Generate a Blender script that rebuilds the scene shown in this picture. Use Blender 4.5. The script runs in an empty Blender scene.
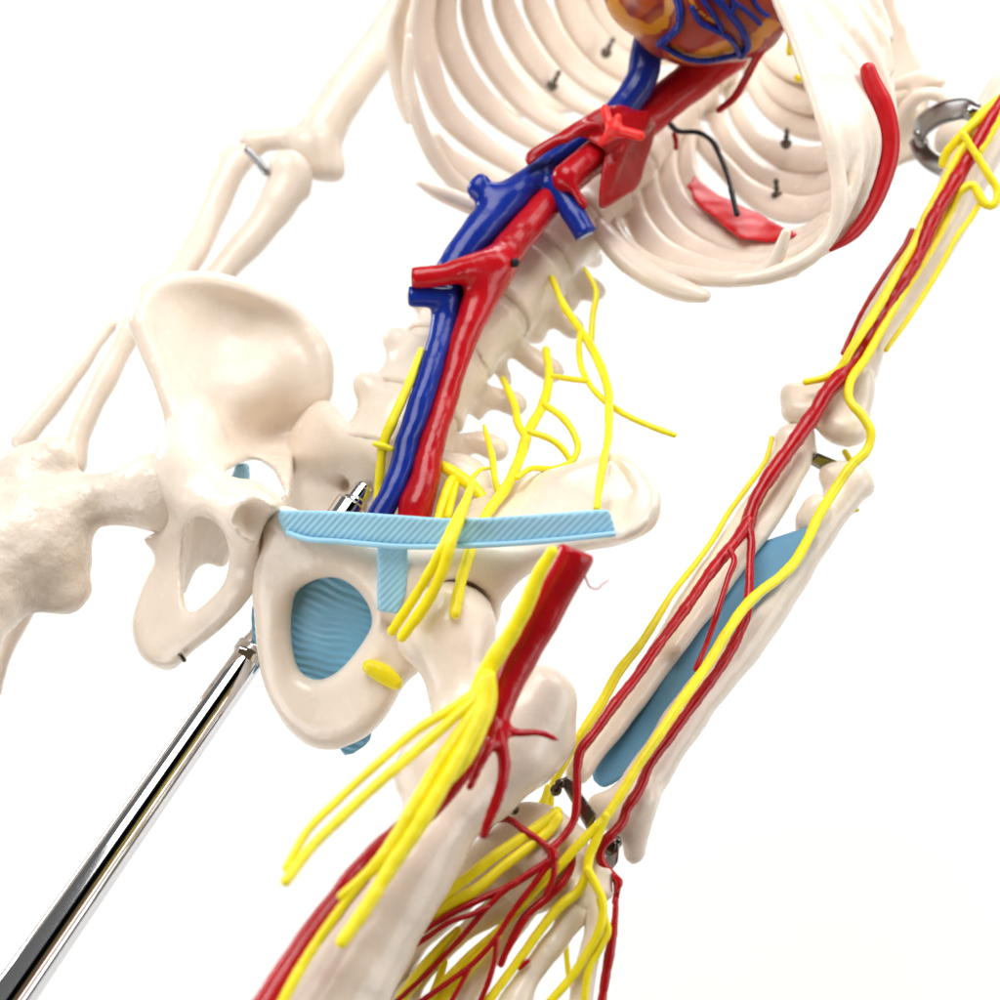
import bpy, math, random
import numpy as np
random.seed(4); np.random.seed(4)
scene = bpy.context.scene
col = scene.collection

# ------------------------------------------------------------------ frame
# the model's own axes (up, left, front) seen from the camera; 1 unit = 3 cm
S = 0.03
D0 = 14.0
TH, PSI = math.radians(25), math.radians(30)
g = np.array([.541, .841]); g /= np.linalg.norm(g)
U = np.array([g[0]*math.cos(TH), g[1]*math.cos(TH), math.sin(TH)])
H = np.array([g[0]*math.sin(TH), g[1]*math.sin(TH), -math.cos(TH)])
Wd = np.array([g[1], -g[0], 0.0])
L = math.cos(PSI)*Wd + math.sin(PSI)*H
F = math.cos(PSI)*H - math.sin(PSI)*Wd
fl = np.array([1, 1, -1.0])
RM = np.stack([L*fl, -F*fl, U*fl])
CAM = np.array([0, 0, 0.36])

def W(c):
    c = np.asarray(c, float)
    return (c*fl) @ RM.T * S + CAM
def P(px, py, d):
    return np.array([(px-500)/100*d/D0, (500-py)/100*d/D0, d])
def PP(a):
    a = np.asarray(a, float)
    return np.stack([(a[:, 0]-500)/100*a[:, 2]/D0, (500-a[:, 1])/100*a[:, 2]/D0, a[:, 2]], 1)

# ------------------------------------------------------------------ materials
def new_mat(name):
    m = bpy.data.materials.new(name); m.use_nodes = True
    nt = m.node_tree
    return m, nt, nt.nodes['Principled BSDF']
def plastic(name, rgb, rough=.35, var=.06, bump=.15, bscale=60, sss=0, spec=.5, dark=None, wave=None, coat=0, bd=.0006):
    m, nt, b = new_mat(name)
    N, K = nt.nodes, nt.links
    tc = N.new('ShaderNodeTexCoord')
    n1 = N.new('ShaderNodeTexNoise'); n1.inputs['Scale'].default_value = 70; n1.inputs['Detail'].default_value = 4
    K.new(tc.outputs['Object'], n1.inputs['Vector'])
    mx = N.new('ShaderNodeMix'); mx.data_type = 'RGBA'
    c = np.array(rgb)
    c2 = np.array(dark) if dark is not None else c*(1-var*2)
    mx.inputs[6].default_value = (*np.clip(c*(1+var*.5), 0, 1), 1)
    mx.inputs[7].default_value = (*c2, 1)
    rp = N.new('ShaderNodeMapRange'); rp.inputs[1].default_value = .42; rp.inputs[2].default_value = .72
    K.new(n1.outputs['Fac'], rp.inputs[0]); K.new(rp.outputs[0], mx.inputs[0])
    K.new(mx.outputs[2], b.inputs['Base Color'])
    b.inputs['Specular IOR Level'].default_value = spec
    if coat:
        b.inputs['Coat Weight'].default_value = coat; b.inputs['Coat Roughness'].default_value = .12
    rr = N.new('ShaderNodeMapRange'); rr.inputs[1].default_value = .3; rr.inputs[2].default_value = .7
    rr.inputs[3].default_value = rough*.8; rr.inputs[4].default_value = min(1, rough*1.25)
    n3 = N.new('ShaderNodeTexNoise'); n3.inputs['Scale'].default_value = 180; n3.inputs['Detail'].default_value = 3
    K.new(tc.outputs['Object'], n3.inputs['Vector'])
    K.new(n3.outputs['Fac'], rr.inputs[0]); K.new(rr.outputs[0], b.inputs['Roughness'])
    if sss:
        b.inputs['Subsurface Weight'].default_value = sss
        b.inputs['Subsurface Radius'].default_value = (1, .55, .3)
        b.inputs['Subsurface Scale'].default_value = .004
    n2 = N.new('ShaderNodeTexNoise'); n2.inputs['Scale'].default_value = bscale*6; n2.inputs['Detail'].default_value = 3
    K.new(tc.outputs['Object'], n2.inputs['Vector'])
    bp = N.new('ShaderNodeBump'); bp.inputs['Strength'].default_value = bump; bp.inputs['Distance'].default_value = bd
    K.new(n2.outputs['Fac'], bp.inputs['Height'])
    last = bp
    if wave is not None:                       # moulded fibre ridges running across the piece
        dvec, freq, strength, warp = wave
        dt = N.new('ShaderNodeVectorMath'); dt.operation = 'DOT_PRODUCT'
        K.new(tc.outputs['Object'], dt.inputs[0]); dt.inputs[1].default_value = tuple(dvec)
        wn = N.new('ShaderNodeTexNoise'); wn.inputs['Scale'].default_value = 60; wn.inputs['Detail'].default_value = 1
        K.new(tc.outputs['Object'], wn.inputs['Vector'])
        ma = N.new('ShaderNodeMath'); ma.operation = 'MULTIPLY_ADD'; ma.inputs[1].default_value = freq
        mw = N.new('ShaderNodeMath'); mw.operation = 'MULTIPLY'; mw.inputs[1].default_value = warp
        K.new(wn.outputs['Fac'], mw.inputs[0])
        K.new(dt.outputs['Value'], ma.inputs[0]); K.new(mw.outputs[0], ma.inputs[2])
        sn = N.new('ShaderNodeMath'); sn.operation = 'SINE'; K.new(ma.outputs[0], sn.inputs[0])
        b2 = N.new('ShaderNodeBump'); b2.inputs['Strength'].default_value = strength; b2.inputs['Distance'].default_value = .0012
        K.new(sn.outputs[0], b2.inputs['Height']); K.new(bp.outputs[0], b2.inputs['Normal']); last = b2
    K.new(last.outputs[0], b.inputs['Normal'])
    return m
def camdir(x, y, z=0):
    v = (np.array([x, y, z])*fl) @ RM.T
    return v/np.linalg.norm(v)
def metal(name, rgb, rough):
    m, nt, b = new_mat(name)
    b.inputs['Metallic'].default_value = 1; b.inputs['Base Color'].default_value = (*rgb, 1); b.inputs['Roughness'].default_value = rough
    return m

BONE = (.86, .755, .645)
M = dict(
 bone=plastic('ivory_plastic', BONE, .23, .03, .28, 45, sss=.12, bd=.0008),
 rough_bone=plastic('ivory_plastic_rough', BONE, .27, .03, 1.0, 30, sss=.13, bd=.0011),
 red=plastic('artery_red', (.45, .004, .010), .22, .08, .25, 60, spec=.4),
 darkred=plastic('muscle_red', (.38, .004, .009), .22, .1, .2, 40, spec=.35),
 brightred=plastic('branch_red', (.85, .022, .018), .38, .05, .2, 60, sss=.1),
 strip=plastic('strip_red', (.54, .007, .012), .36, .05, .1, 40, spec=.35),
 blue=plastic('vein_blue', (.006, .025, .26), .2, .1, .2, 60, spec=.33),
 yellow=plastic('nerve_yellow', (.96, .82, .007), .38, .08, .5, 50, sss=.05),
 ligament=plastic('ligament_blue', (.34, .66, .86), .40, .03, .1, 60, wave=(camdir(.72, -.69), 4200, .2, 1.6)),
 lig_edge=plastic('ligament_rim_blue', (.36, .68, .88), .4, .03, .1, 60),
 membrane=plastic('membrane_blue', (.18, .45, .66), .38, .06, .15, 60, wave=(camdir(.35, .93), 3000, .3, 24)),
 inter=plastic('forearm_membrane_blue', (.105, .285, .45), .42, .05, .08, 40),
 black=plastic('black_rubber', (.006, .007, .009), .4, .1, .5, 60, spec=.3),
 heart=None,
 chrome=metal('chrome', (.72, .72, .74), .055),
 steel=metal('steel', (.30, .30, .30), .22),
 screw=metal('screw_steel', (.15, .13, .11), .22),
)
def heart_mat():
    m, nt, b = new_mat('heart_painted'); N, K = nt.nodes, nt.links
    tc = N.new('ShaderNodeTexCoord')
    n = N.new('ShaderNodeTexNoise'); n.inputs['Scale'].default_value = 30; n.inputs['Detail'].default_value = 2.5; n.inputs['Distortion'].default_value = .7
    K.new(tc.outputs['Object'], n.inputs['Vector'])
    r = N.new('ShaderNodeValToRGB'); e = r.color_ramp.elements
    e[0].position = .30; e[0].color = (.16, .012, .02, 1)
    e[1].position = .72; e[1].color = (.42, .10, .025, 1)
    for p, c in ((.42, (.26, .014, .018, 1)), (.5, (.34, .035, .018, 1)), (.56, (.40, .08, .02, 1)), (.60, (.22, .02, .025, 1))):
        x = e.new(p); x.color = c
    K.new(n.outputs['Fac'], r.inputs[0])
    pa = N.new('ShaderNodeAttribute'); pa.attribute_name = 'paint'
    n2 = N.new('ShaderNodeTexNoise'); n2.inputs['Scale'].default_value = 120; n2.inputs['Detail'].default_value = 3; K.new(tc.outputs['Object'], n2.inputs['Vector'])
    ad = N.new('ShaderNodeMath'); ad.operation = 'MULTIPLY_ADD'; ad.inputs[1].default_value = 2.2; K.new(n2.outputs['Fac'], ad.inputs[0]); K.new(pa.outputs['Fac'], ad.inputs[2])
    mr = N.new('ShaderNodeMapRange'); mr.inputs[1].default_value = 1.36; mr.inputs[2].default_value = 1.6; K.new(ad.outputs[0], mr.inputs[0])
    mx = N.new('ShaderNodeMix'); mx.data_type = 'RGBA'; mx.inputs[7].default_value = (.60, .25, .02, 1)
    K.new(mr.outputs[0], mx.inputs[0]); K.new(r.outputs[0], mx.inputs[6]); K.new(mx.outputs[2], b.inputs['Base Color'])
    b.inputs['Roughness'].default_value = .26
    return m
M['heart'] = heart_mat()

# ------------------------------------------------------------------ objects
def tag(o, label=None, cat=None, group=None, kind=None):
    if label: o['label'] = label
    if cat: o['category'] = cat
    if group: o['group'] = group
    if kind: o['kind'] = kind
    return o
def empty(name, c):
    o = bpy.data.objects.new(name, None); col.objects.link(o); o.location = W(c); o.empty_display_size = .02
    return o
WLOC = {}
def obj(name, vf, mat, parent=None, label=None, smooth=True):
    v, f = vf
    w = W(v); c = (w.min(0)+w.max(0))/2
    me = bpy.data.meshes.new(name)
    me.from_pydata((w-c).tolist(), [], [list(map(int, q)) for q in f])
    me.update()
    if smooth: me.polygons.foreach_set('use_smooth', [True]*len(me.polygons))
    me.materials.append(mat)
    o = bpy.data.objects.new(name, me); col.objects.link(o)
    pl = np.zeros(3)
    if parent is not None:
        o.parent = parent
        pl = WLOC.get(parent.name, np.array(parent.location))
    o.location = c-pl; WLOC[o.name] = c
    if label: o['label'] = label
    return o
def join(*ms):
    vs, fs, n = [], [], 0
    for v, f in ms:
        vs.append(v); fs += [[i+n for i in q] for q in f]; n += len(v)
    return np.concatenate(vs), fs

# ------------------------------------------------------------------ curves and tubes
def hermite(pts, n):
    p = np.asarray(pts, float)
    if len(p) == 2:
        t = np.linspace(0, 1, n)[:, None]; return p[0]*(1-t)+p[1]*t
    s = np.concatenate([[0], np.cumsum(np.linalg.norm(np.diff(p[:, :2], axis=0), axis=1)+1e-6)])
    m = np.zeros_like(p)
    dl = np.diff(p, axis=0)/np.diff(s)[:, None]
    m[0], m[-1] = dl[0], dl[-1]
    h = np.diff(s)
    m[1:-1] = (dl[:-1]*h[1:, None]+dl[1:]*h[:-1, None])/(h[1:]+h[:-1])[:, None]
    q = np.linspace(0, s[-1], n)
    i = np.clip(np.searchsorted(s, q, side='right')-1, 0, len(p)-2)
    hh = h[i]; t = (q-s[i])/hh
    a = t[:, None]; hh = hh[:, None]
    return ((2*a**3-3*a**2+1)*p[i]+(a**3-2*a**2+a)*hh*m[i]+(-2*a**3+3*a**2)*p[i+1]+(a**3-a**2)*hh*m[i+1])
def path(pts, d=None, r=5):
    """pts (px,py) or (px,py,r); d, r = values spread along the length -> rows px,py,d,r"""
    a = np.asarray([p[:2] for p in pts], float)
    s = np.concatenate([[0], np.cumsum(np.linalg.norm(np.diff(a, axis=0), axis=1))]); s /= s[-1]
    dd = np.atleast_1d(np.asarray(d, float)); dv = np.interp(s, np.linspace(0, 1, len(dd)), dd)
    if len(pts[0]) == 3: rv = np.array([p[2] for p in pts], float)
    else:
        ra = np.atleast_1d(np.asarray(r, float)); rv = np.interp(s, np.linspace(0, 1, len(ra)), ra)
    return np.column_stack([a, dv, rv])
def sweep(rows, n=None, seg=12, wob=.05, axis=None, ht=None, cap=True, power=2.0, lin=False):
    """tube (axis None) or flat band whose tall side follows `axis`; ht=(half_height, half_thickness) in units"""
    rows = np.asarray(rows, float)
    if n is None:
        n = int(max(8, np.sum(np.linalg.norm(np.diff(rows[:, :2], axis=0), axis=1))/4))
    if lin:
        t_ = np.linspace(0, len(rows)-1, n); q = np.column_stack([np.interp(t_, np.arange(len(rows)), rows[:, k]) for k in range(4)])
    else: q = hermite(rows, n)
    c = PP(q[:, :3]); r = np.abs(q[:, 3])*q[:, 2]/1400
    if wob:
        ph = np.random.rand(4)*6; t = np.arange(n)*4.0
        r = r*(1+wob*(.6*np.sin(t*.11+ph[0])+.5*np.sin(t*.27+ph[1])+.4*np.sin(t*.6+ph[2])))
    T = np.gradient(c, axis=0); T /= np.linalg.norm(T, axis=1)[:, None]+1e-9
    A = np.zeros_like(c)
    if axis is not None:
        A = np.asarray(axis)[None]-(T@np.asarray(axis))[:, None]*T
        A /= np.linalg.norm(A, axis=1)[:, None]+1e-9
    else:
        a = np.cross(T[0], [.3, .2, 1]); a /= np.linalg.norm(a)
        for i in range(n):
            a = a-np.dot(a, T[i])*T[i]; a /= np.linalg.norm(a); A[i] = a
    B = np.cross(T, A)
    th = np.linspace(0, 2*math.pi, seg, endpoint=False)
    ct, st = np.cos(th), np.sin(th)
    e = 2/power
    cx = np.sign(ct)*np.abs(ct)**e; cy = np.sign(st)*np.abs(st)**e
    if ht is None: ra, rb = r, r
    else:
        hh = np.interp(np.linspace(0, 1, n), np.linspace(0, 1, len(np.atleast_1d(ht[0]))), np.atleast_1d(ht[0]))
        tt = np.interp(np.linspace(0, 1, n), np.linspace(0, 1, len(np.atleast_1d(ht[1]))), np.atleast_1d(ht[1]))
        ra, rb = hh, tt
    rings = []
    k = 4 if cap else 0
    for j in range(k):
        a = (j)/k*math.pi/2; s_, o_ = math.sin(a)*.98+.02, math.cos(a)
        rings.append(c[0]-T[0]*o_*min(ra[0], rb[0])+s_*(ra[0]*cx[:, None]*A[0]+rb[0]*cy[:, None]*B[0]))
    for i in range(n): rings.append(c[i]+ra[i]*cx[:, None]*A[i]+rb[i]*cy[:, None]*B[i])
    for j in reversed(range(k)):
        a = (j)/k*math.pi/2; s_, o_ = math.sin(a)*.98+.02, math.cos(a)
        rings.append(c[-1]+T[-1]*o_*min(ra[-1], rb[-1])+s_*(ra[-1]*cx[:, None]*A[-1]+rb[-1]*cy[:, None]*B[-1]))
    m = len(rings); v = np.concatenate(rings); f = []
    for i in range(m-1):
        for j in range(seg):
            j2 = (j+1) % seg
            f.append([i*seg+j, (i+1)*seg+j, (i+1)*seg+j2, i*seg+j2])
    f.append(list(range(seg))); f.append([(m-1)*seg+j for j in reversed(range(seg))])
    return v, f
def tubes(lst, **kw): return join(*[sweep(path(*a), **kw) for a in lst])

# ------------------------------------------------------------------ solid modelling on a grid
class Grid:
    def __init__(s, lo, hi, h):
        s.h = h; s.lo = np.asarray(lo, float)-3*h
        s.n = np.ceil((np.asarray(hi)+3*h-s.lo)/h).astype(int)+1
        s.ax = [s.lo[i]+np.arange(s.n[i])*h for i in range(3)]
        s.F = np.full(s.n, 9.0, np.float32)
    def sl(s, lo, hi):
        r = []
        for i in range(3):
            a = int(np.clip(math.floor((lo[i]-s.lo[i])/s.h), 0, s.n[i])); b = int(np.clip(math.ceil((hi[i]-s.lo[i])/s.h)+1, 0, s.n[i]))
            r.append(slice(a, b))
        return tuple(r)
    def pts(s, sl):
        return (s.ax[0][sl[0]][:, None, None], s.ax[1][sl[1]][None, :, None], s.ax[2][sl[2]][None, None, :])
def chain_sd(G, c, r, pad):
    D = np.full(G.n, 9.0, np.float32)
    for i in range(len(c)-1):
        a, b, ra, rb = c[i], c[i+1], r[i], r[i+1]
        m = max(ra, rb)+pad
        sl = G.sl(np.minimum(a, b)-m, np.maximum(a, b)+m)
        X, Y, Z = G.pts(sl)
        ab = b-a; l2 = ab@ab+1e-12
        t = np.clip(((X-a[0])*ab[0]+(Y-a[1])*ab[1]+(Z-a[2])*ab[2])/l2, 0, 1)
        d = np.sqrt((X-a[0]-t*ab[0])**2+(Y-a[1]-t*ab[1])**2+(Z-a[2]-t*ab[2])**2)-(ra+t*(rb-ra))
        D[sl] = np.minimum(D[sl], d)
    return D
class Chain:
    def __init__(s, pts, k=.12, op='add', n=None):
        rows = np.asarray(pts, float)
        if len(rows) == 1: rows = np.concatenate([rows, rows+[[.01, 0, 0, 0]]])
        n = n or max(2, int(np.sum(np.linalg.norm(np.diff(rows[:, :2], axis=0), axis=1))/9)+2)
        q = hermite(rows, n)
        s.c = PP(q[:, :3]); s.r = np.abs(q[:, 3])*q[:, 2]/1400; s.k, s.op = k, op
    def box(s): return (s.c-s.r[:, None]).min(0), (s.c+s.r[:, None]).max(0)
    def sd(s, G): return chain_sd(G, s.c, s.r, s.k+3*G.h)
class Ell:
    """ellipsoid: centre (px,py,d), radii in px along (image x, y, depth), turned by angle in the image"""
    def __init__(s, c, rad, ang=0, k=.12, op='add'):
        s.c = P(*c); s.rad = np.array(rad)*c[2]/1400; s.a = math.radians(ang); s.k, s.op = k, op
    def box(s): m = s.rad.max(); return s.c-m, s.c+m
    def sd(s, G):
        D = np.full(G.n, 9.0, np.float32); m = s.rad.max()+s.k+3*G.h
        sl = G.sl(s.c-m, s.c+m); X, Y, Z = G.pts(sl)
        x, y, z = X-s.c[0], Y-s.c[1], Z-s.c[2]
        ca, sa = math.cos(s.a), math.sin(s.a)
        u, v = x*ca+y*sa, -x*sa+y*ca
        k0 = np.sqrt((u/s.rad[0])**2+(v/s.rad[1])**2+(z/s.rad[2])**2)
        D[sl] = (k0-1)*s.rad.min()*(.5+.5*k0.clip(0, 1)) if False else (k0-1)*s.rad.mean()
        return D
class Spool:
    """vertebral body: drum along axis a with flared rims"""
    def __init__(s, c, ax, hh, R, depthratio=.8, k=.08, op='add'):
        s.c = P(*c); s.ax = np.asarray(ax)/np.linalg.norm(ax); s.hh = hh; s.R = R; s.dr = depthratio; s.k, s.op = k, op
        f = F-(F@s.ax)*s.ax; s.f = f/np.linalg.norm(f); s.l = np.cross(s.ax, s.f)
    def box(s): m = s.R+s.hh; return s.c-m, s.c+m
    def sd(s, G):
        D = np.full(G.n, 9.0, np.float32); m = s.R+s.hh*.5+s.k+3*G.h
        sl = G.sl(s.c-m, s.c+m); X, Y, Z = G.pts(sl)
        x, y, z = X-s.c[0], Y-s.c[1], Z-s.c[2]
        a = x*s.ax[0]+y*s.ax[1]+z*s.ax[2]
        ff = (x*s.f[0]+y*s.f[1]+z*s.f[2])/s.dr
        ll = x*s.l[0]+y*s.l[1]+z*s.l[2]
        rho = np.sqrt(ff**2+ll**2)
        rr = s.R*(.88+.12*np.clip(np.abs(a)/s.hh, 0, 1)**2.2)
        q0, q1 = np.abs(a)-s.hh+.06, rho-rr+.06
        D[sl] = np.minimum(np.maximum(q0, q1), 0)+np.sqrt(np.maximum(q0, 0)**2+np.maximum(q1, 0)**2)-.06
        return D
def rbf(ctrl, val, q):
    c = np.asarray(ctrl, float)/100; n = len(c)
    ph = lambda A, B: np.linalg.norm(A[:, None]-B[None], axis=2)**3
    K = np.zeros((n+3, n+3)); K[:n, :n] = ph(c, c); K[:n, n] = 1; K[:n, n+1:] = c; K[n, :n] = 1; K[n+1:, :n] = c.T
    w = np.linalg.lstsq(K, np.concatenate([val, [0, 0, 0]]), rcond=None)[0]
    q = np.asarray(q, float)/100
    return ph(q, c)@w[:n]+w[n]+q@w[n+1:]
def poly_sd(poly, X, Y):
    p = np.asarray(poly, float); n = len(p)
    D = np.full(X.shape, 1e9); inside = np.zeros(X.shape, bool)
    for i in range(n):
        a, b = p[i], p[(i+1) % n]; e = b-a
        t = np.clip(((X-a[0])*e[0]+(Y-a[1])*e[1])/(e@e+1e-9), 0, 1)
        D = np.minimum(D, (X-a[0]-t*e[0])**2+(Y-a[1]-t*e[1])**2)
        if a[1] != b[1]:
            cnd = (a[1] > Y) != (b[1] > Y)
            inside ^= cnd & (X < (b[0]-a[0])*(Y-a[1])/(b[1]-a[1])+a[0])
    D = np.sqrt(D)
    return np.where(inside, -D, D)
def smooth_poly(poly, n=None):
    p = np.asarray(poly, float); m = len(p)
    q = []
    for i in range(m):
        p0, p1, p2, p3 = p[i-1], p[i], p[(i+1) % m], p[(i+2) % m]
        for t in (0, .34, .67):
            q.append(.5*((2*p1)+(p2-p0)*t+(2*p0-5*p1+4*p2-p3)*t*t+(3*p1-p0-3*p2+p3)*t**3))
    return np.array(q)
class Sheet:
    """curved plate: outline with holes, its own depth and half thickness given at control points (px,py,d,th)"""
    def __init__(s, outline, ctrl, holes=(), rnd=.06, k=.1, op='add', smooth=True, st=2.0):
        o = smooth_poly(outline) if smooth else np.asarray(outline, float)
        ctrl = np.asarray(ctrl, float)
        s.x0, s.y0 = o.min(0)-30; x1, y1 = o.max(0)+30; s.st = st
        gx = np.arange(s.x0, x1+st, st); gy = np.arange(s.y0, y1+st, st)
        X, Y = np.meshgrid(gx, gy, indexing='ij')
        sd = poly_sd(o, X, Y)
        for h in holes: sd = np.maximum(sd, -poly_sd(smooth_poly(h), X, Y))
        q = np.stack([X.ravel(), Y.ravel()], 1)
        f = rbf(ctrl[:, :2], ctrl[:, 2], q).reshape(X.shape).clip(ctrl[:, 2].min()-.3, ctrl[:, 2].max()+.3)
        t = rbf(ctrl[:, :2], ctrl[:, 3], q).reshape(X.shape).clip(ctrl[:, 3].min()*.8, ctrl[:, 3].max()*1.2)
        du, dv = np.gradient(f, st)
        s.cs = (1/np.sqrt(1+(du*1400/f)**2+(dv*1400/f)**2)).astype(np.float32)
        s.tab = [(sd*f/1400).astype(np.float32), f.astype(np.float32), t.astype(np.float32), s.cs]
        s.rnd, s.k, s.op = rnd, k, op
        msk = sd < 4
        fm = f[msk]; tm = t.max()/max(.3, float(s.cs[msk].min()))
        lo, hi = fm.min()-tm, fm.max()+tm
        cs_ = np.concatenate([PP(np.column_stack([o, np.full(len(o), z)])) for z in (lo, hi)])
        s.b = cs_.min(0), cs_.max(0)
    def box(s): return s.b
    def sd(s, G):
        D = np.full(G.n, 9.0, np.float32)
        sl = G.sl(s.b[0]-.2, s.b[1]+.2); X, Y, Z = G.pts(sl)
        u = (500+X*1400/Z+0*Y-s.x0)/s.st; v = (500-Y*1400/Z+0*X-s.y0)/s.st
        nx, ny = s.tab[0].shape
        out = (u < 0)|(v < 0)|(u > nx-2)|(v > ny-2)
        u = u.clip(0, nx-1.001); v = v.clip(0, ny-1.001)
        i = u.astype(int); j = v.astype(int); fu = (u-i).astype(np.float32); fv = (v-j).astype(np.float32)
        def smp(T): return (T[i, j]*(1-fu)+T[i+1, j]*fu)*(1-fv)+(T[i, j+1]*(1-fu)+T[i+1, j+1]*fu)*fv
        d2, f, t, c = [smp(T) for T in s.tab]
        rn = np.minimum(s.rnd, t*.95)
        q0 = d2+rn; q1 = np.abs(Z-f)*c-t+rn
        d = np.minimum(np.maximum(q0, q1), 0)+np.sqrt(np.maximum(q0, 0)**2+np.maximum(q1, 0)**2)-rn
        d[out] = 9
        D[sl] = d
        return D
def solid(prims, h=.05, noise=.012, nf=2.2, relax=2):
    add = [p for p in prims if p.op == 'add']
    lo = np.min([p.box()[0] for p in add], 0)-.05; hi = np.max([p.box()[1] for p in add], 0)+.05
    G = Grid(lo, hi, h)
    for p in prims:
        d = p.sd(G); k = p.k
        if p.op == 'add':
            hh = np.clip(.5+.5*(G.F-d)/k, 0, 1)
            G.F = (G.F*(1-hh)+d*hh-k*hh*(1-hh)).astype(np.float32)
            G.F = np.minimum(G.F, 9)
        else:
            hh = np.clip(.5-.5*(G.F+d)/k, 0, 1)
            G.F = (G.F*(1-hh)-d*hh+k*hh*(1-hh)).astype(np.float32)
    if noise:
        X, Y, Z = G.pts((slice(None),)*3)
        p = np.random.rand(9)*6
        nz = np.sin(X*nf*2+p[0]+1.3*np.sin(Y*nf+p[1]))*np.sin(Y*nf*2.3+p[2]+np.sin(Z*nf*1.3))+.6*np.sin(Z*nf*3.1+X*nf*2+p[3])*np.sin(Y*nf*4+p[4])
        a_, b_, c_ = X*nf*5+2*np.sin(Z*nf*2+p[5]), Y*nf*5+2*np.sin(X*nf*2+p[6]), Z*nf*5+2*np.sin(Y*nf*2+p[7])
        nz = nz+.2*np.sin(a_)*np.sin(b_+p[8])+.12*np.sin(b_*1.6+p[3])*np.sin(c_*1.4)
        G.F = G.F+(noise*nz).astype(np.float32)
    return nets(G, relax)
def nets(G, relax):
    Fv = G.F; s = Fv < 0
    n = Fv.shape
    cnt = np.zeros([k-1 for k in n], np.int8)
    for a in (0, 1):
        for b in (0, 1):
            for c in (0, 1):
                cnt += s[a:n[0]-1+a, b:n[1]-1+b, c:n[2]-1+c]
    act = (cnt > 0)&(cnt < 8)
    idx = np.argwhere(act)
    vid = np.full(act.shape, -1, np.int64); vid[act] = np.arange(len(idx))
    acc = np.zeros((len(idx), 3)); num = np.zeros(len(idx))
    i, j, k = idx.T
    for ax in range(3):
        o = [x for x in range(3) if x != ax]
        for a in (0, 1):
            for b in (0, 1):
                off = np.zeros(3, int); off[o[0]] = a; off[o[1]] = b
                off2 = off.copy(); off2[ax] = 1
                f0 = Fv[i+off[0], j+off[1], k+off[2]]; f1 = Fv[i+off2[0], j+off2[1], k+off2[2]]
                m = (f0 < 0) != (f1 < 0)
                t = np.where(m, f0/np.where(np.abs(f0-f1) < 1e-9, 1, f0-f1), 0)
                pnt = np.tile(off, (len(idx), 1)).astype(float); pnt[:, ax] = t
                acc[m] += pnt[m]; num[m] += 1
    v = (idx+acc/num[:, None])*G.h+G.lo
    faces = []
    for ax in range(3):
        o = [(ax+1) % 3, (ax+2) % 3]
        s0 = np.take(s, range(n[ax]-1), ax); s1 = np.take(s, range(1, n[ax]), ax)
        e = np.argwhere(s0 != s1)
        e = e[(e[:, o[0]] > 0)&(e[:, o[1]] > 0)&(e[:, o[0]] < n[o[0]]-1)&(e[:, o[1]] < n[o[1]]-1)]
        sg = s[e[:, 0], e[:, 1], e[:, 2]]
        q = []
        for a, b in ((-1, -1), (0, -1), (0, 0), (-1, 0)):
            c = e.copy(); c[:, o[0]] += a; c[:, o[1]] += b
            q.append(vid[c[:, 0], c[:, 1], c[:, 2]])
        q = np.stack(q, 1)
        q[~sg] = q[~sg][:, ::-1]
        faces.append(q[:, ::-1])            # camera frame is left handed
    f = np.concatenate(faces)
    f = f[(f >= 0).all(1)]
    for _ in range(relax):
        sm = np.zeros_like(v); ct = np.zeros(len(v))
        for a in range(4):
            b = (a+1) % 4
            np.add.at(sm, f[:, a], v[f[:, b]]); np.add.at(ct, f[:, a], 1)
            np.add.at(sm, f[:, b], v[f[:, a]]); np.add.at(ct, f[:, b], 1)
        v = v*.5+.5*sm/np.maximum(ct, 1)[:, None]
    return v, f.tolist()
def C(pts, d, k=.12, r=5, op='add'): return Chain(path(pts, d, r), k, op)
def mark(px, py, d, r, **kw): return Chain([(px, py, d, r)], **kw)

# ================================================================== THE SKELETON
SK = empty('skeleton_model', P(265, 545, 13.3))
tag(SK, 'ivory anatomical skeleton model with red and blue vessels and yellow nerves', 'skeleton')

# ---- right hip bone
foramen_r = [(202,511),(194,514),(188,524),(185,540),(183,570),(183,596),(186,610),(191,614),(200,610),(212,598),(224,582),(229,564),(230,546),(225,532),(216,520),(208,513)]
hip_r_out = [(134,320),(137,305),(146,290),(168,278),(192,274),(216,276),(245,284),(274,298),(298,313),(317,334),(328,356),(330,378),(327,402),(312,411),(301,424),(296,440),(294,464),(290,500),(282,486),(274,471),(264,462),(257,459),(248,460),(236,465),(226,470),(218,470),(224,477),(232,483),(241,485),(251,481),(264,489),(273,498),(282,507),(270,517),(263,530),(258,546),(253,566),(252,584),(240,606),(230,618),(218,629),(192,649),(176,664),(166,667),(155,664),(144,657),(137,640),(134,622),(137,607),(146,584),(153,571),(157,564),(155,555),(149,547),(143,541),(147,536),(160,530),(172,521),(164,505),(158,490),(158,474),(163,447),(170,428),(172,414),(166,399),(160,378),(151,361),(140,344)]
hip_r_ctl = [(140,320,14.95,.13),(170,285,15.4,.12),(230,285,15.9,.12),(310,340,16.3,.13),(325,395,16.2,.15),(295,460,15.9,.14),(230,340,15.95,.06),(250,400,15.8,.07),(200,420,15.2,.16),(165,400,14.8,.12),(175,470,14.35,.22),(230,462,14.9,.12),(255,460,15.6,.1),(160,490,14.4,.2),(205,495,13.9,.2),(260,495,13.45,.16),(256,560,13.4,.14),(235,590,13.6,.12),(195,635,14.0,.14),(150,640,14.4,.2),(150,590,14.6,.18),(152,545,14.6,.14),(180,540,14.3,.12)]
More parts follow.
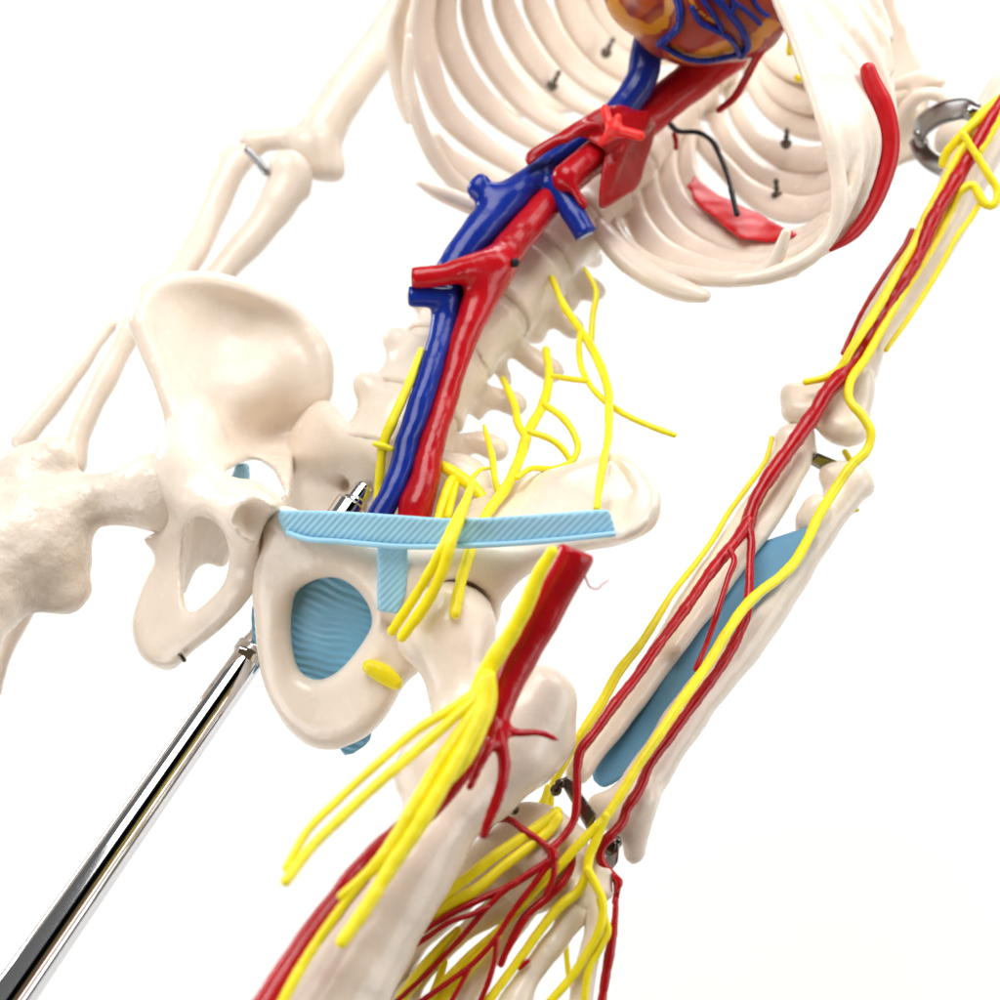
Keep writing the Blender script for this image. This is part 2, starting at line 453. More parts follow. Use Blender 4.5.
hip = obj('hip_bone', solid([
    Sheet(hip_r_out, hip_r_ctl, [foramen_r], rnd=.09, k=.05),
    C([(137,322),(150,291),(190,280),(245,290),(296,316),(323,356),(325,392)], (14.95,15.6,16.2,16.2), .18, (7,6,6,6,5)),
    C([(138,325),(150,355),(163,385),(172,412)], (14.85,14.7), .15, (7,7,8)),
    C([(200,430),(180,468),(200,490),(235,497),(262,505)], (15.0,14.2,13.8,13.4), .25, (20,24,19,14,12)),
    C([(258,520),(255,570),(235,595),(205,625),(170,648)], (13.4,13.5,14.2), .16, (11,9,9,9,14)),
    C([(180,520),(172,560),(160,600),(155,640),(168,655)], (14.3,14.6,14.3), .16, (9,10,14,17,9)),
    Sheet([(186,505),(210,505),(232,525),(232,552),(226,566),(219,568),(211,564),(202,565),(194,572),(188,588),(184,600),(180,560)], [(186,520,14.5,.08),(230,535,15.0,.08),(222,562,15.1,.08),(190,570,14.7,.08),(205,510,14.6,.1)], rnd=.06, k=.08),
    C([(238,505),(249,522),(254,548)], (13.6,13.45), .2, (13,13,10)),
    Ell((128, 492, 14.4), (40, 42, 46), k=.06, op='sub'),
    ], h=.038, noise=.008, relax=4), M['bone'], SK)
tag(hip, 'hip bone with open obturator hole')
obj('ligament', solid([Sheet([(236,464),(249,463),(250,481),(241,488),(228,480),(233,474)], [(228,464,15.3,.10),(250,464,15.3,.10),(240,490,15.3,.10)], rnd=.03, smooth=False)], h=.025, noise=0), M['ligament'], hip, 'small pale blue ligament stub')
obj('pin', sweep(path([(180,655),(184,660)], 13.85, 2.5)), M['screw'], hip)

# ---- left hip bone
foramen_l = [(336,574),(320,579),(304,586),(293,596),(285,614),(282,630),(285,648),(291,664),(297,675),(310,681),(320,681),(334,675),(348,662),(360,646),(370,630),(372,620),(368,606),(356,588),(346,578)]
pub_out = [(284,509),(320,524),(370,540),(420,548),(460,560),(470,590),(440,592),(412,602),(394,614),(385,622),(393,634),(398,648),(412,668),(408,676),(399,683),(394,692),(388,704),(370,728),(352,740),(336,746),(320,746),(306,743),(292,733),(283,720),(278,700),(268,668),(260,630),(255,594),(253,570),(259,545),(268,522)]
pub_ctl = [(270,525,13.3,.22),(256,580,13.4,.16),(262,640,13.5,.16),(285,710,13.6,.2),(330,735,13.4,.26),(385,690,13.2,.26),(395,650,13.15,.2),(390,600,13.15,.22),(440,570,13.2,.22),(330,550,13.25,.24),(420,610,13.1,.18)]
ili_out = [(462,520),(474,494),(506,484),(540,471),(570,464),(590,457),(610,453),(625,453),(641,461),(654,478),(661,496),(658,513),(646,528),(630,538),(612,543),(590,545),(565,551),(540,560),(524,568),(511,578),(506,594),(496,617),(488,600),(468,588),(440,592),(415,602),(392,614),(386,590),(410,560),(440,545)]
ili_ctl = [(655,500,12.5,.16),(625,458,13.1,.15),(580,470,13.6,.12),(520,490,14.3,.14),(475,500,14.8,.2),(600,510,13.0,.12),(620,538,12.5,.16),(560,540,12.9,.16),(510,575,12.9,.18),(496,612,13.15,.12),(440,570,13.1,.22),(400,600,13.15,.22),(470,540,13.5,.22)]
hipl = obj('hip_bone', solid([
    Sheet(pub_out, pub_ctl, [foramen_l], rnd=.16, k=.05),
    Sheet(ili_out, ili_ctl, [], rnd=.1, k=.2),
    C([(282,525),(330,550),(385,565),(430,570)], (13.2,13.15,13.1), .2, (14,17,19,20)),
    C([(272,600),(285,690),(320,725),(365,708),(388,680)], (13.4,13.45,13.3,13.2), .2, (12,14,20,17,14)),
    C([(500,580),(550,548),(610,532),(645,520)], (12.95,12.55), .2, (12,8,7,8)),
    C([(388,650),(402,664),(416,668)], (13.1,13.2), .12, (14,12,6)),
    Ell((446, 612, 13.2), (53, 50, 40), k=.1),
    Ell((455, 627, 12.80), (45, 48, 45), k=.05, op='sub'),
    ], h=.038, noise=.008, relax=3), M['bone'], SK)
tag(hipl, 'hip bone with blue membrane closing its hole and a blue ligament across it')
obj('membrane', solid([Sheet([(336,566),(300,580),(280,605),(274,632),(284,666),(304,688),(325,688),(350,672),(378,634),(378,606),(360,584)], [(330,580,13.42,.05),(282,630,13.5,.05),(320,640,13.42,.05),(315,685,13.5,.05),(372,620,13.4,.05)], rnd=.02)], h=.035, noise=.01, nf=3), M['membrane'], hipl, 'ridged blue membrane filling the hole of the hip bone')
obj('membrane', solid([Sheet([(262,588),(255,598),(251,614),(253,642),(261,666),(272,684),(290,660),(290,600)], [(253,610,13.9,.05),(256,645,13.9,.05),(285,630,14.0,.05)], rnd=.03)], h=.035, noise=.0), M['membrane'], hipl, 'blue edge of the sheet behind the pubic bone')
obj('ligament', solid([Sheet([(334,738),(344,756),(353,754),(365,746),(371,739),(373,724),(350,728)], [(340,750,13.65,.05),(370,735,13.6,.05),(350,730,13.7,.05)], rnd=.02, smooth=False)], h=.03, noise=0), M['membrane'], hipl, 'blue tab under the sitting bone')
lig_out = [(278,510),(340,511),(400,515),(440,518),(480,518),(540,514),(592,510),(609,509),(614,524),(616,536),(540,543),(480,547),(420,549),(372,546),(340,543),(298,539),(290,536),(284,531),(280,524),(278,517)]
lig = obj('ligament', solid([Sheet(lig_out, [(280,520,12.98,.055),(380,530,12.75,.055),(500,530,12.45,.055),(614,522,12.22,.055),(450,545,12.6,.055)], rnd=.025, smooth=False)], h=.024, noise=0, relax=1), M['ligament'], hipl, 'long pale blue ligament with slanting ridges')
obj('ligament_edge', sweep(path([(288,533),(300,537.5),(340,541.5),(400,546.5),(460,546),(540,541.5),(613,534)], (12.9,12.52,12.14), 3.0), wob=.03), M['lig_edge'], hipl, 'smooth pale blue lower rim of the long ligament')
obj('ligament', solid([Sheet([(377,544),(408,544),(408,590),(398,614),(377,611)], [(377,544,12.83,.05),(408,544,12.78,.05),(378,611,12.9,.05),(404,600,12.86,.05)], rnd=.025, smooth=False)], h=.024, noise=0, relax=1), M['ligament'], hipl, 'short pale blue ligament strap hanging down')
obj('nerve', solid([C([(370,667),(384,674),(396,683)], (12.92,12.95), .05, (8,9.5,7))], h=.03, noise=.005), M['yellow'], hipl, 'short yellow nerve stump by the hip socket')

obj('pubic_disc', solid([C([(281,509),(270,522),(261,545),(256,570),(254,588)], (13.45,13.5), .1, (8,9,9,8,6))], h=.04), M['bone'], SK)
# ---- sacrum
sac = obj('sacrum', solid([
    Sheet([(280,540),(283,500),(287,464),(290,434),(300,416),(311,405),(322,400),(332,403),(341,413),(350,424),(380,436),(420,444),(452,452),(470,456),(488,470),(494,500),(480,535),(440,565),(380,585),(330,565),(300,550)],
          [(290,460,16.15,.22),(300,445,15.98,.25),(320,404,16.0,.2),(345,430,15.5,.4),(395,440,15.15,.45),(345,484,15.75,.35),(390,520,15.5,.35),(470,470,15.1,.3),(490,500,14.9,.25),(400,575,15.8,.3),(295,520,16.0,.25)], rnd=.2),
    Ell((343, 484, 15.35), (7, 8, 30), k=.12, op='sub'), Ell((333, 484, 15.36), (10, 7, 12), k=.12, op='sub'),
    Ell((445, 500, 14.75), (8, 8, 30), k=.12, op='sub'),
    ], h=.05, noise=.008), M['bone'], SK)

# ---- spine
def spine_axis(a, b): v = P(*b)-P(*a); return v/np.linalg.norm(v)
vc = [(397,441,15.32),(427,387,15.68),(464,335,16.05),(509,288,16.35),(551,243,16.75),(586,208,17.12),(614,178,17.5),(639,150,17.9),(662,124,18.3),(685,98,18.7),(707,72,19.1),(728,47,19.5),(748,22,19.9)]
RB = [.66,.65,.63,.61,.57,.50,.46,.43,.41,.39,.38,.37,.36]
tps = {0: [[(452,444),(478,442),(497,450)], [(385,388),(367,385)], [(455,452),(462,470),(458,480)]],
       1: [[(478,395),(500,400),(515,404)], [(408,346),(396,341)], [(470,402),(478,409),(479,416)]],
       2: [[(508,345),(530,358),(552,372)], [(430,304),(420,296)], [(496,362),(502,372),(506,382)]],
       3: [[(540,292),(555,312),(572,328)], [(530,316),(534,330)]],
       4: [[(562,268),(578,280),(592,290)], [(560,290),(566,300)]]}
for i, c in enumerate(vc):
    a = spine_axis(vc[max(0, i-1)], vc[min(len(vc)-1, i+1)])
    nb = [np.linalg.norm(P(*vc[j])-P(*c)) for j in (i-1, i+1) if 0 <= j < len(vc)]
    prims = [Spool(c, a, .44*min(nb), RB[i], .8)]
    if i < 5:
        for q, t in enumerate(tps[i]):
            last = q == len(tps[i])-1
            two = len(t) == 2
            prims.append(C(t, (c[2]+.15, c[2]+.1), .14, (9, 13 if not last else 6) if not two else (16, 14)))
        prims.append(Chain([(c[0]+12, c[1]+6, c[2]+.5, 26), (c[0]+30, c[1]+10, c[2]+1.1, 12), (c[0]+44, c[1]+16, c[2]+1.5, 9)], .2))
    else:
        e = 2.2*(17/c[2])
        prims.append(Chain([(c[0]+6, c[1]+4, c[2]+.35, 18), (c[0]+26, c[1]+16, c[2]+.3, 9), (c[0]+32, c[1]+17, c[2]+.25, 9)], .12))
        prims.append(Chain([(c[0]+3, c[1]+1, c[2]+.35, 15), (c[0]-10, c[1]-14, c[2]+.6, 8)], .12))
    obj('vertebra', solid(prims, h=.045 if i < 6 else .05, noise=.014, nf=4), M['bone'], SK)
for i in range(len(vc)-1):
    m = (np.array(vc[i])+np.array(vc[i+1]))/2
    dd = np.linalg.norm(P(*vc[i+1])-P(*vc[i]))
    obj('disc', solid([Spool(m, spine_axis(vc[i], vc[i+1]), .15*dd+.02, (RB[i]+RB[i+1])/2*.96, .8)], h=.05, noise=.004), M['bone'], SK)

# ---- ribs
AX = U*1.0
def rib(pts, d, hh, tt, axis=AX, power=2.6, wob=0):
    return obj('rib', sweep(path(pts, d, 5), axis=axis, ht=(hh, tt), seg=20, power=power, wob=0, n=60), M['bone'], SK)
R = {}
# right side, lowest first
R['A'] = rib([(410,-20),(404,0),(397,24),(395,46),(398,70),(404,98),(412,118)], (16.9,17.1,17.4), (.15,.15,.12), (.07,.07))
obj('rib', sweep(path([(420,183,4),(432,189,7),(455,199,9),(482,210,9.5),(512,222,9),(545,236,8)], (15.9,16.3,16.9)), wob=.02, seg=16), M['bone'], SK)
R['B'] = obj('rib', sweep(path([(409,38,4),(409,52,5.5),(408,76,6.5),(413,104,7.5),(424,136,8),(438,162,8.5),(460,186,8.5),(500,206,8),(560,214,7)], (16.5,16.8,17.2,17.6,17.3)), wob=.02, seg=16), M['bone'], SK)
R['D0'] = rib([(436,136),(450,156),(466,168),(495,182),(530,190),(575,196)], (17.4,17.7,17.9,17.7), (.05,.16,.16,.14), (.06,.08))
R['C'] = rib([(432,-40),(424,0),(421,34),(429,70),(446,112),(472,138),(498,156),(524,170),(560,182),(600,186)], (16.6,17.0,17.6,18.1,17.8), (.23,.23,.18,.13,.12), (.08,.08))
R['D'] = rib([(455,-40),(446,0),(446,30),(455,58),(471,86),(494,112),(516,129),(540,143),(585,160),(622,166)], (16.9,17.4,18,18.5,18.1), (.21,.22,.19,.13,.12), (.08,.08))
R['E'] = rib([(478,-40),(471,0),(476,26),(488,54),(505,80),(528,105),(550,121),(575,131),(615,143),(646,144)], (17.2,17.8,18.4,18.9,18.5), (.20,.22,.19,.13,.12), (.08,.08))
R['F'] = rib([(505,-40),(502,0),(512,26),(528,54),(546,76),(566,94),(584,105),(620,120),(668,124)], (17.5,18.2,18.8,19.2,18.8), (.20,.22,.19,.14,.12), (.08,.08))
R['G'] = rib([(532,-40),(533,0),(542,20),(556,44),(572,64),(590,80),(622,96),(690,98)], (17.9,18.6,19.2,19.6,19.2), (.21,.22,.19,.14,.12), (.08,.08))
R['H'] = rib([(560,-40),(565,-10),(574,12),(590,38),(612,60),(650,76),(712,74)], (18.3,19,19.6,20,19.6), (.24,.3,.26,.2,.15), (.08,.08))
R['I'] = rib([(590,-45),(594,-15),(604,8),(620,30),(650,48),(735,50)], (18.8,19.4,20,20.3,19.9), (.24,.3,.26,.2,.15), (.08,.08))
# left side, from the spine round to the front
R['12'] = obj('rib', sweep(path([(594,222,8),(603,232,11),(616,248,12.5),(638,268,12.5),(664,283,12),(688,292,10.5),(704,296,7)], (16.8,16.1,15.4,15)), axis=np.cross(U, F)*0+U*.5+L*.2, wob=.02, seg=16), M['bone'], SK)
R['11'] = obj('rib', sweep(path([(616,202,8),(612,218,8),(619,236,8.5),(640,257,9),(668,271,9),(700,277,9),(732,279,8.5),(756,276,8.5),(771,266,8),(780,250,7),(786,233,5)], (17.2,16.6,15.7,15.0,14.6,14.4)), wob=.02, seg=16), M['bone'], SK)
R['10'] = rib([(630,182),(631,198),(638,222),(656,246),(684,263),(720,272),(760,274),(796,266)], (17.5,16.9,16.2,15.4,14.8), (.13,.16,.17,.15,.13), (.08,.08))
R['9'] = rib([(650,158),(649,180),(655,206),(672,230),(696,248),(726,259),(762,263),(800,252),(826,234)], (17.8,17.2,16.4,15.6,15.0), (.12,.14,.14,.14,.13), (.08,.08))
R['8'] = rib([(672,134),(668,156),(669,178),(678,201),(697,223),(722,239),(760,249),(798,244),(828,222)], (18.2,17.5,16.7,15.8,15.2), (.12,.14,.14,.14,.14), (.08,.08))
R['7'] = rib([(690,120),(686,145),(690,178),(707,205),(732,226),(762,238),(796,238),(826,222)], (18.5,17.8,16.9,16.0,15.4), (.12,.14,.14,.14,.14), (.08,.08))
R['a'] = rib([(684,108),(692,128),(708,150),(724,167),(744,187),(768,202),(800,210),(830,204)], (18.8,18.4,17.8,17,16), (.12,.13,.14,.20,.22), (.08,.08))
R['b'] = rib([(708,82),(712,108),(724,134),(741,158),(758,173),(784,184),(812,186),(840,180)], (19.2,18.8,18.2,17.4,16.4), (.12,.13,.14,.21,.25), (.08,.08))
R['c'] = rib([(730,56),(732,90),(742,120),(760,142),(780,154),(804,160),(836,156)], (19.6,19.2,18.6,17.8,16.8), (.12,.13,.14,.21,.25), (.08,.08))
R['d'] = rib([(750,30),(750,62),(758,90),(774,110),(794,121),(820,127),(850,124)], (20,19.6,19,18.2,17.2), (.12,.13,.15,.22,.26), (.08,.08))
R['e'] = rib([(760,20),(758,50),(770,74),(788,90),(812,99),(840,98)], (20.2,19.8,19.2,18.5,17.6), (.14,.2,.22,.26,.26), (.08,.08))
R['f'] = rib([(762,0),(764,30),(778,54),(800,66),(830,70)], (20.5,20.1,19.5,18.8,18), (.14,.2,.24,.26,.26), (.08,.08))
def screw(parent, x0, y0, x1, y1, d):
    h = np.array([x1-x0, y1-y0])
    rows = [(x0-h[0]*.22, y0-h[1]*.22, d-.03, 2.2), (x0-h[0]*.16, y0-h[1]*.16, d-.02, 4.2), (x0-h[0]*.04, y0-h[1]*.04, d, 5.6), (x0+h[0]*.14, y0+h[1]*.14, d+.01, 5.8), (x0+h[0]*.2, y0+h[1]*.2, d+.01, 5.0), (x0+h[0]*.23, y0+h[1]*.23, d+.01, 2.8)]
    for t in np.linspace(.26, 1, 14): rows.append((x0+h[0]*t, y0+h[1]*t, d+.02, 3.1 if int(t*40) % 2 else 2.3))
    v = np.array(rows)
    q = sweep(v, n=(len(v)-1)*3+1, wob=0, seg=14, lin=True)
    obj('screw', q, M['screw'], parent)
screw(R['G'], 606, 53, 613, 39, 19.15); screw(R['F'], 552, 86, 559, 72, 18.6)
screw(R['c'], 786, 144, 787, 130, 17.55); screw(R['b'], 777, 196, 776, 180, 17.1)

# ---- front costal cartilage, left
cart = obj('costal_cartilage', solid([
    Sheet([(778,-30),(872,-30),(884,14),(890,45),(894,80),(897,118),(896,150),(888,182),(872,212),(852,238),(832,252),(800,268),(780,276),(800,262),(824,240),(834,214),(836,182),(831,150),(821,113),(812,82),(801,48),(788,16)],
          [(782,0,15.2,.08),(815,80,14.85,.08),(836,180,14.55,.08),(800,265,14.6,.08),(890,60,15.5,.08),(893,130,15.25,.08),(860,215,14.9,.08),(865,80,14.9,.08),(868,140,14.65,.08),(840,20,15.1,.08)], rnd=.06),
    Chain(path([(776,-12,8),(785,10,9),(795,32,9),(805,58,9.5),(815,88,9.5),(823,114,9.5),(830,140,9),(837,170,8.5),(840,198,8.5),(833,230,8.5),(817,251,8.5),(792,267,8.5),(764,277,8),(736,280,6)], (15.1,14.75,14.4,14.35,14.4,14.6)), .05),
    C([(830,52),(838,72),(844,98),(853,122),(858,150),(856,180),(847,206),(834,231),(812,255),(790,268)], (14.95,14.6,14.45,14.5,14.6), .05, (4,6.5,7,6.5,6)),
    C([(812,28),(830,50),(852,86),(867,112),(875,140),(872,170),(862,200),(846,232)], (15.05,14.75,14.6,14.65,14.75), .05, (6,7,7,6,5)),
    C([(800,-5),(816,20),(838,44),(858,68),(872,92)], (15.15,14.9,14.8), .05, (7,8,7,5)),
    C([(818,-10),(846,22),(868,48),(880,70),(889,95),(892,130),(890,165)], (15.2,15.0,15.0,15.0), .05, (8,8,7,6,5)),
    C([(844,-10),(868,18),(884,42),(890,70)], (15.3,15.2), .05, (7,7,5)),
    C([(866,-10),(880,12),(888,38)], (15.4,15.35), .05, (7,6)),
    ], h=.035, noise=.006, relax=1), M['bone'], SK, 'thick white costal cartilage at the front of the rib cage')
obj('muscle_strip', sweep(path([(868,70),(871,80),(876,92),(883,108),(887,124),(889,140),(888,158),(883,178),(875,200),(862,223),(846,240),(831,250)], (14.68,14.68,14.7,14.72,14.6), (7,10,10.5,10.5,9.5,8.5,7,2.5)), axis=np.array([1, .1, .25]), ht=((.08,.115,.115,.11,.10,.085,.07,.02), (.09,.12,.12,.11,.09,.07,.02)), seg=24, power=1.9, wob=0), M['strip'], SK, 'long red strip on the outside of the rib cage')
obj('muscle_patch', solid([Sheet([(694,174),(686,186),(696,205),(724,227),(742,239),(770,242),(801,236),(776,222),(746,208),(718,194)], [(690,180,17.3,.035),(720,208,16.75,.035),(732,222,16.4,.035),(760,225,16.25,.035),(800,236,15.5,.035),(745,212,16.55,.035)], rnd=.02, smooth=False)], h=.03, noise=.012, nf=4), M['strip'], SK, 'flat red patch inside the lower ribs')
obj('wire', sweep(path([(664,112),(668,121),(676,130),(700,133),(712,141),(720,156),(728,177),(733,198),(737,214)], (17.5,17.2,16.9,16.4,15.9), 2.7), wob=.12), M['black'], SK, 'black wire running down to the red patch')
obj('artery', tubes([([(674,134),(676,142),(676,148)], 17.4, 2.6)]), M['red'], SK)

# ---- great vessels
obj('vein', solid([
    Chain(path([(649,40,16),(646,56,16.5),(641,80,16),(630,98,15.5),(614,118,15),(594,134,14),(566,152,13.5),(540,174,13.5),(522,188,16),(500,208,18.5),(480,232,18.5),(464,252,17.5),(452,272,17),(448,298,16.5),(445,320,14),(434,358,12.5),(422,398,12.5),(409,438,12.5),(399,474,12.5),(388,500,12.5),(374,524,12),(366,548,9)], (16.7,16.6,16.35,16.0,15.75,15.5,15.2,14.8,14.55,14.3,14.1)), .06),
    C([(508,200),(494,197),(479,188)], (15.85,15.75), .16, (11,10,11)), C([(474,191),(482,181)], 15.75, .06, (7,7)),
    C([(548,184),(562,196),(572,211),(585,234)], (15.95,15.75,15.65), .05, (11,12,12,12)), Ell((606,272,15.65), (42,42,60), k=.03, op='sub'),
    C([(446,298),(430,297),(410,297)], (15.15,15.05), .08, (11,10.8,10.8)), Ell((329,297,15.05), (80,80,80), k=.03, op='sub'),
    ], h=.032, noise=.006, nf=5, relax=1), M['blue'], SK, 'dark blue great vein running down the spine')
aor = obj('artery', solid([
    Chain(path([(728,52,22),(706,68,22),(688,84,20),(668,99,19.5),(650,115,19),(628,134,17),(600,156,15),(578,172,15.5),(560,190,15),(544,207,15),(528,226,16),(510,248,17),(494,272,18),(482,296,18),(471,322,15),(457,360,12.5),(446,400,12.5),(433,440,13),(425,478,15),(416,508,17.5),(412,535,13),(416,553,8)], (16.9,17.0,16.9,16.5,16.1,15.75,15.45,15.2,15.0,14.8,14.5,14.25,14.1)), .06),
    C([(494,266),(474,268),(448,274),(412,278)], (15.25,15.0,14.95), .2, (17,13.5,11,10.5)), Ell((332,280,14.95), (80,80,80), k=.03, op='sub'),
    C([(584,205),(572,186)], 15.62, .04, (5,5)),
    C([(594,155),(567,178)], (15.98,15.72), .05, (15.5,15.5)),
    ], h=.032, noise=.006, nf=5, relax=1), M['red'], SK, 'thick red aorta splitting in two above the pelvis')
obj('hole', solid([mark(515,263,15.18,5.2,k=.02)], h=.02, noise=0), M['black'], aor, 'small black ball for the dark of a hole in the aorta')  # solid black ball, its colour stands in for shade inside a hole
obj('diaphragm_crus', solid([
    Sheet([(525,154),(540,146),(568,131),(590,116),(607,107),(625,105),(642,114),(650,124),(640,134),(618,141),(604,148),(592,143),(580,135),(562,141),(545,152),(528,166)], [(528,158,15.75,.05),(568,135,15.8,.05),(607,112,16.1,.06),(640,118,16.3,.06),(604,145,15.75,.05),(618,138,15.85,.06)], rnd=.03),
    Sheet([(612,128),(636,112),(652,118),(655,132),(646,165),(638,187),(622,198),(607,208),(599,206),(600,182),(604,160),(606,148)], [(612,128,15.95,.06),(650,122,16.4,.06),(640,180,16.35,.05),(601,206,15.75,.05),(602,170,15.7,.05),(622,190,16.0,.05)], rnd=.03),
    C([(646,118),(622,150),(604,190)], (16.25,15.85,15.75), .12, (6,5,2.5)), C([(534,152),(566,134),(604,112)], (15.72,15.78,16.02), .1, (2.5,5,5)), C([(566,140),(584,128),(600,126)], (15.7,15.75), .08, (3,5,4)),
    ], h=.03, noise=.006, nf=4), M['darkred'], SK, 'folded dark red muscle flaps around the aorta')
obj('artery', solid([C([(605,109),(609,122),(613,131)], (15.6,15.55), .05, (4.5,5)), C([(618,117),(616,128)], 15.5, .05, (4,5)), C([(612,130),(626,132),(640,136)], (15.55,15.4), .05, (6,5.5,5.5)), C([(614,129),(607,138),(600,143)], (15.55,15.6), .05, (6.5,6,4))], h=.02, noise=.004), M['brightred'], SK, 'small bright red three-way artery branch')

# ---- scapulae
obj('scapula', solid([
    Sheet([(862,-30),(884,-30),(897,2),(921,54),(930,76),(928,96),(918,120),(917,140),(919,152),(895,168),(870,176),(856,120),(850,40)], [(880,0,18.2,.07),(925,80,17.8,.1),(915,140,17.6,.16),(880,160,17.9,.06),(870,100,18.3,.05)], rnd=.06),
    C([(870,96),(900,84),(925,78),(938,82)], (18.0,17.6,17.3), .08, (5,7,8,8)),
    C([(903,128),(908,106),(922,94),(938,94),(948,102)], (17.5,17.1,17.0), .08, (10,9,8,8,7)),
    C([(918,100),(914,130),(916,148)], (17.5,17.5), .15, (10,13,11)),
    ], h=.05, noise=.01), M['bone'], SK)
obj('scapula', solid([
    Sheet([(512,40),(540,22),(570,-10),(640,0),(680,60),(660,100),(600,108),(560,116),(516,118),(500,108),(503,70)], [(515,60,20.6,.06),(560,10,20.9,.06),(640,60,21,.06),(560,110,20.6,.06),(510,115,20.4,.06)], rnd=.05),
    ], h=.06, noise=.01), M['bone'], SK)

# ---- right arm
obj('humerus', solid([
    Chain(path([(430,-30,20),(402,16,20),(372,58,20),(347,92,20.5),(328,122,22),(315,148,22)], (19.3,18.6,18.3)), .1),
    C([(318,150),(332,163),(333,170)], (18.3,18.2), .14, (18,14,13)),
    C([(312,150),(290,140),(268,140),(249,140)], (18.3,18.3), .14, (16,12,11,8)),
    C([(302,146),(320,166)], 18.22, .08, (15,16)), C([(322,138),(326,168)], 18.05, .06, (9,8)),
    C([(246,138),(256,150)], 18.3, .08, (6,8)),
    ], h=.05), M['bone'], SK)
obj('ulna', solid([
    Chain(path([(290,172,20),(286,188,20.5),(274,210,18),(256,234,16.5),(234,258,15),(214,282,14),(190,312,13),(160,350,11)], (17.9,17.6,17.2)), .1),
    C([(284,166),(300,180),(304,192)], (17.8,17.9), .12, (13,14,8)), Ell((312, 152, 18.3), (14, 22, 20), 40, k=.04, op='sub'),
    ], h=.045), M['bone'], SK)
obj('radius_bone', solid([
    Chain(path([(246,156,11),(236,163,14),(225,180,15),(213,210,15),(196,246,14.5),(175,280,14),(150,318,13),(124,330,10)], (18.1,17.8,17.2,16.9)), .1),
    C([(221,166),(240,158)], 18.1, .1, (11,12))], h=.045), M['bone'], SK)
obj('pin', sweep(path([(248,150),(257,160),(266,172)], 17.7, 4.2), wob=0), M['steel'], SK, 'steel pin at the bent elbow')
obj('metacarpal', solid([Chain(path([(129,332,13),(117,354,12.5),(104,378,12.5),(91,404,12.5),(79,434,13),(73,462,15)], (16.5,16.0)), .1)], h=.045), M['bone'], SK)
obj('metacarpal', solid([Chain(path([(112,324,6),(97,344,7),(80,368,8),(62,391,9),(44,413,10),(22,440,11)], (16.9,16.3)), .1)], h=.035), M['bone'], SK)

# ---- right femur
obj('femur', solid([
    Ell((163, 492, 14.5), (37, 40, 40), k=.06),
    Chain(path([(152,494,34),(128,497,29),(106,500,26),(84,502,28),(64,506,34)], 14.5), .15),
    C([(56,456),(40,468),(20,490)], (14.5,14.6), .2, (20,30,42)),
    C([(30,540),(-10,560),(-70,640),(-150,760)], (14.4,13.8,13.3), .2, (58,62,60,52)),
    C([(36,530),(58,568),(68,588)], (14.4,14.4), .2, (42,32,21)),
    C([(62,592),(30,596),(0,602)], (14.35,14.2), .2, (18,15,20)),
    ], h=.042, noise=.012, nf=5), M['rough_bone'], SK, 'femur with rough greater trochanter')
obj('finger_bone', solid([Chain(path([(26,600,12),(14,625,12),(6,646,10),(2,664,9),(-8,690,9)], 15.6), .1)], h=.05, noise=.015), M['bone'], SK)

# ---- left femur
fem = obj('femur', solid([
    Ell((452, 624, 12.82), (43, 43, 42), 30, k=.06),
    C([(440,630),(420,638)], 12.75, .15, (34,24)),
    Chain(path([(452,640,38),(460,690,33),(474,740,34),(466,780,38),(438,826,40),(402,886,43),(360,954,48),(312,1034,54),(270,1110,57),(215,1210,60)], (12.7,12.4,12.0,11.6,11.2,10.8,10.4)), .18),
    C([(470,728),(515,722),(545,706)], (12.3,12.5), .2, (30,32,28)),
    C([(542,692),(548,715),(546,748),(530,762)], (12.5,12.55), .16, (28,27,27,24)),
    C([(520,755),(490,790)], 12.35, .2, (32,32)),
    C([(425,760),(412,776)], 12.3, .2, (26,20)),
    ], h=.045, noise=.012, nf=3.6), M['bone'], SK)
obj('artery', solid([
    Chain(path([(582,540,19),(574,556,19.5),(552,598,19.5),(530,640,18),(508,686,15.5),(494,722,13.5),(478,748,12.5),(456,778,12),(428,810,12),(398,836,12.5),(366,866,13),(336,904,13.5),(306,944,14),(276,990,15),(248,1036,16),(205,1110,17)], (11.6,11.65,11.5,11.3,11.15,11.0,10.6,10.3,10.0)), .05),
    C([(498,728),(520,733),(538,732),(557,740)], (11.4,11.3), .08, (6,4.6,4.6,4.6)),
    C([(496,732),(503,752),(504,772),(498,796),(490,817),(483,836)], (11.3,11.2), .08, (8,7,7,6.8,6.2,5)),
    C([(490,744),(480,764),(474,778),(470,788)], (11.2,11.1), .06, (6,5.4,5.2,5)), Ell((614,466,11.6), (92,92,92), k=.05, op='sub'),
    ], h=.032, noise=.005, nf=4), M['red'], SK, 'thick red thigh artery with cut upper end')
obj('thread', sweep(path([(584,570),(586,579),(590,587),(597,589),(603,584),(609,580)], 11.6, (.9,.8,.5)), seg=6, n=40), M['strip'], SK)
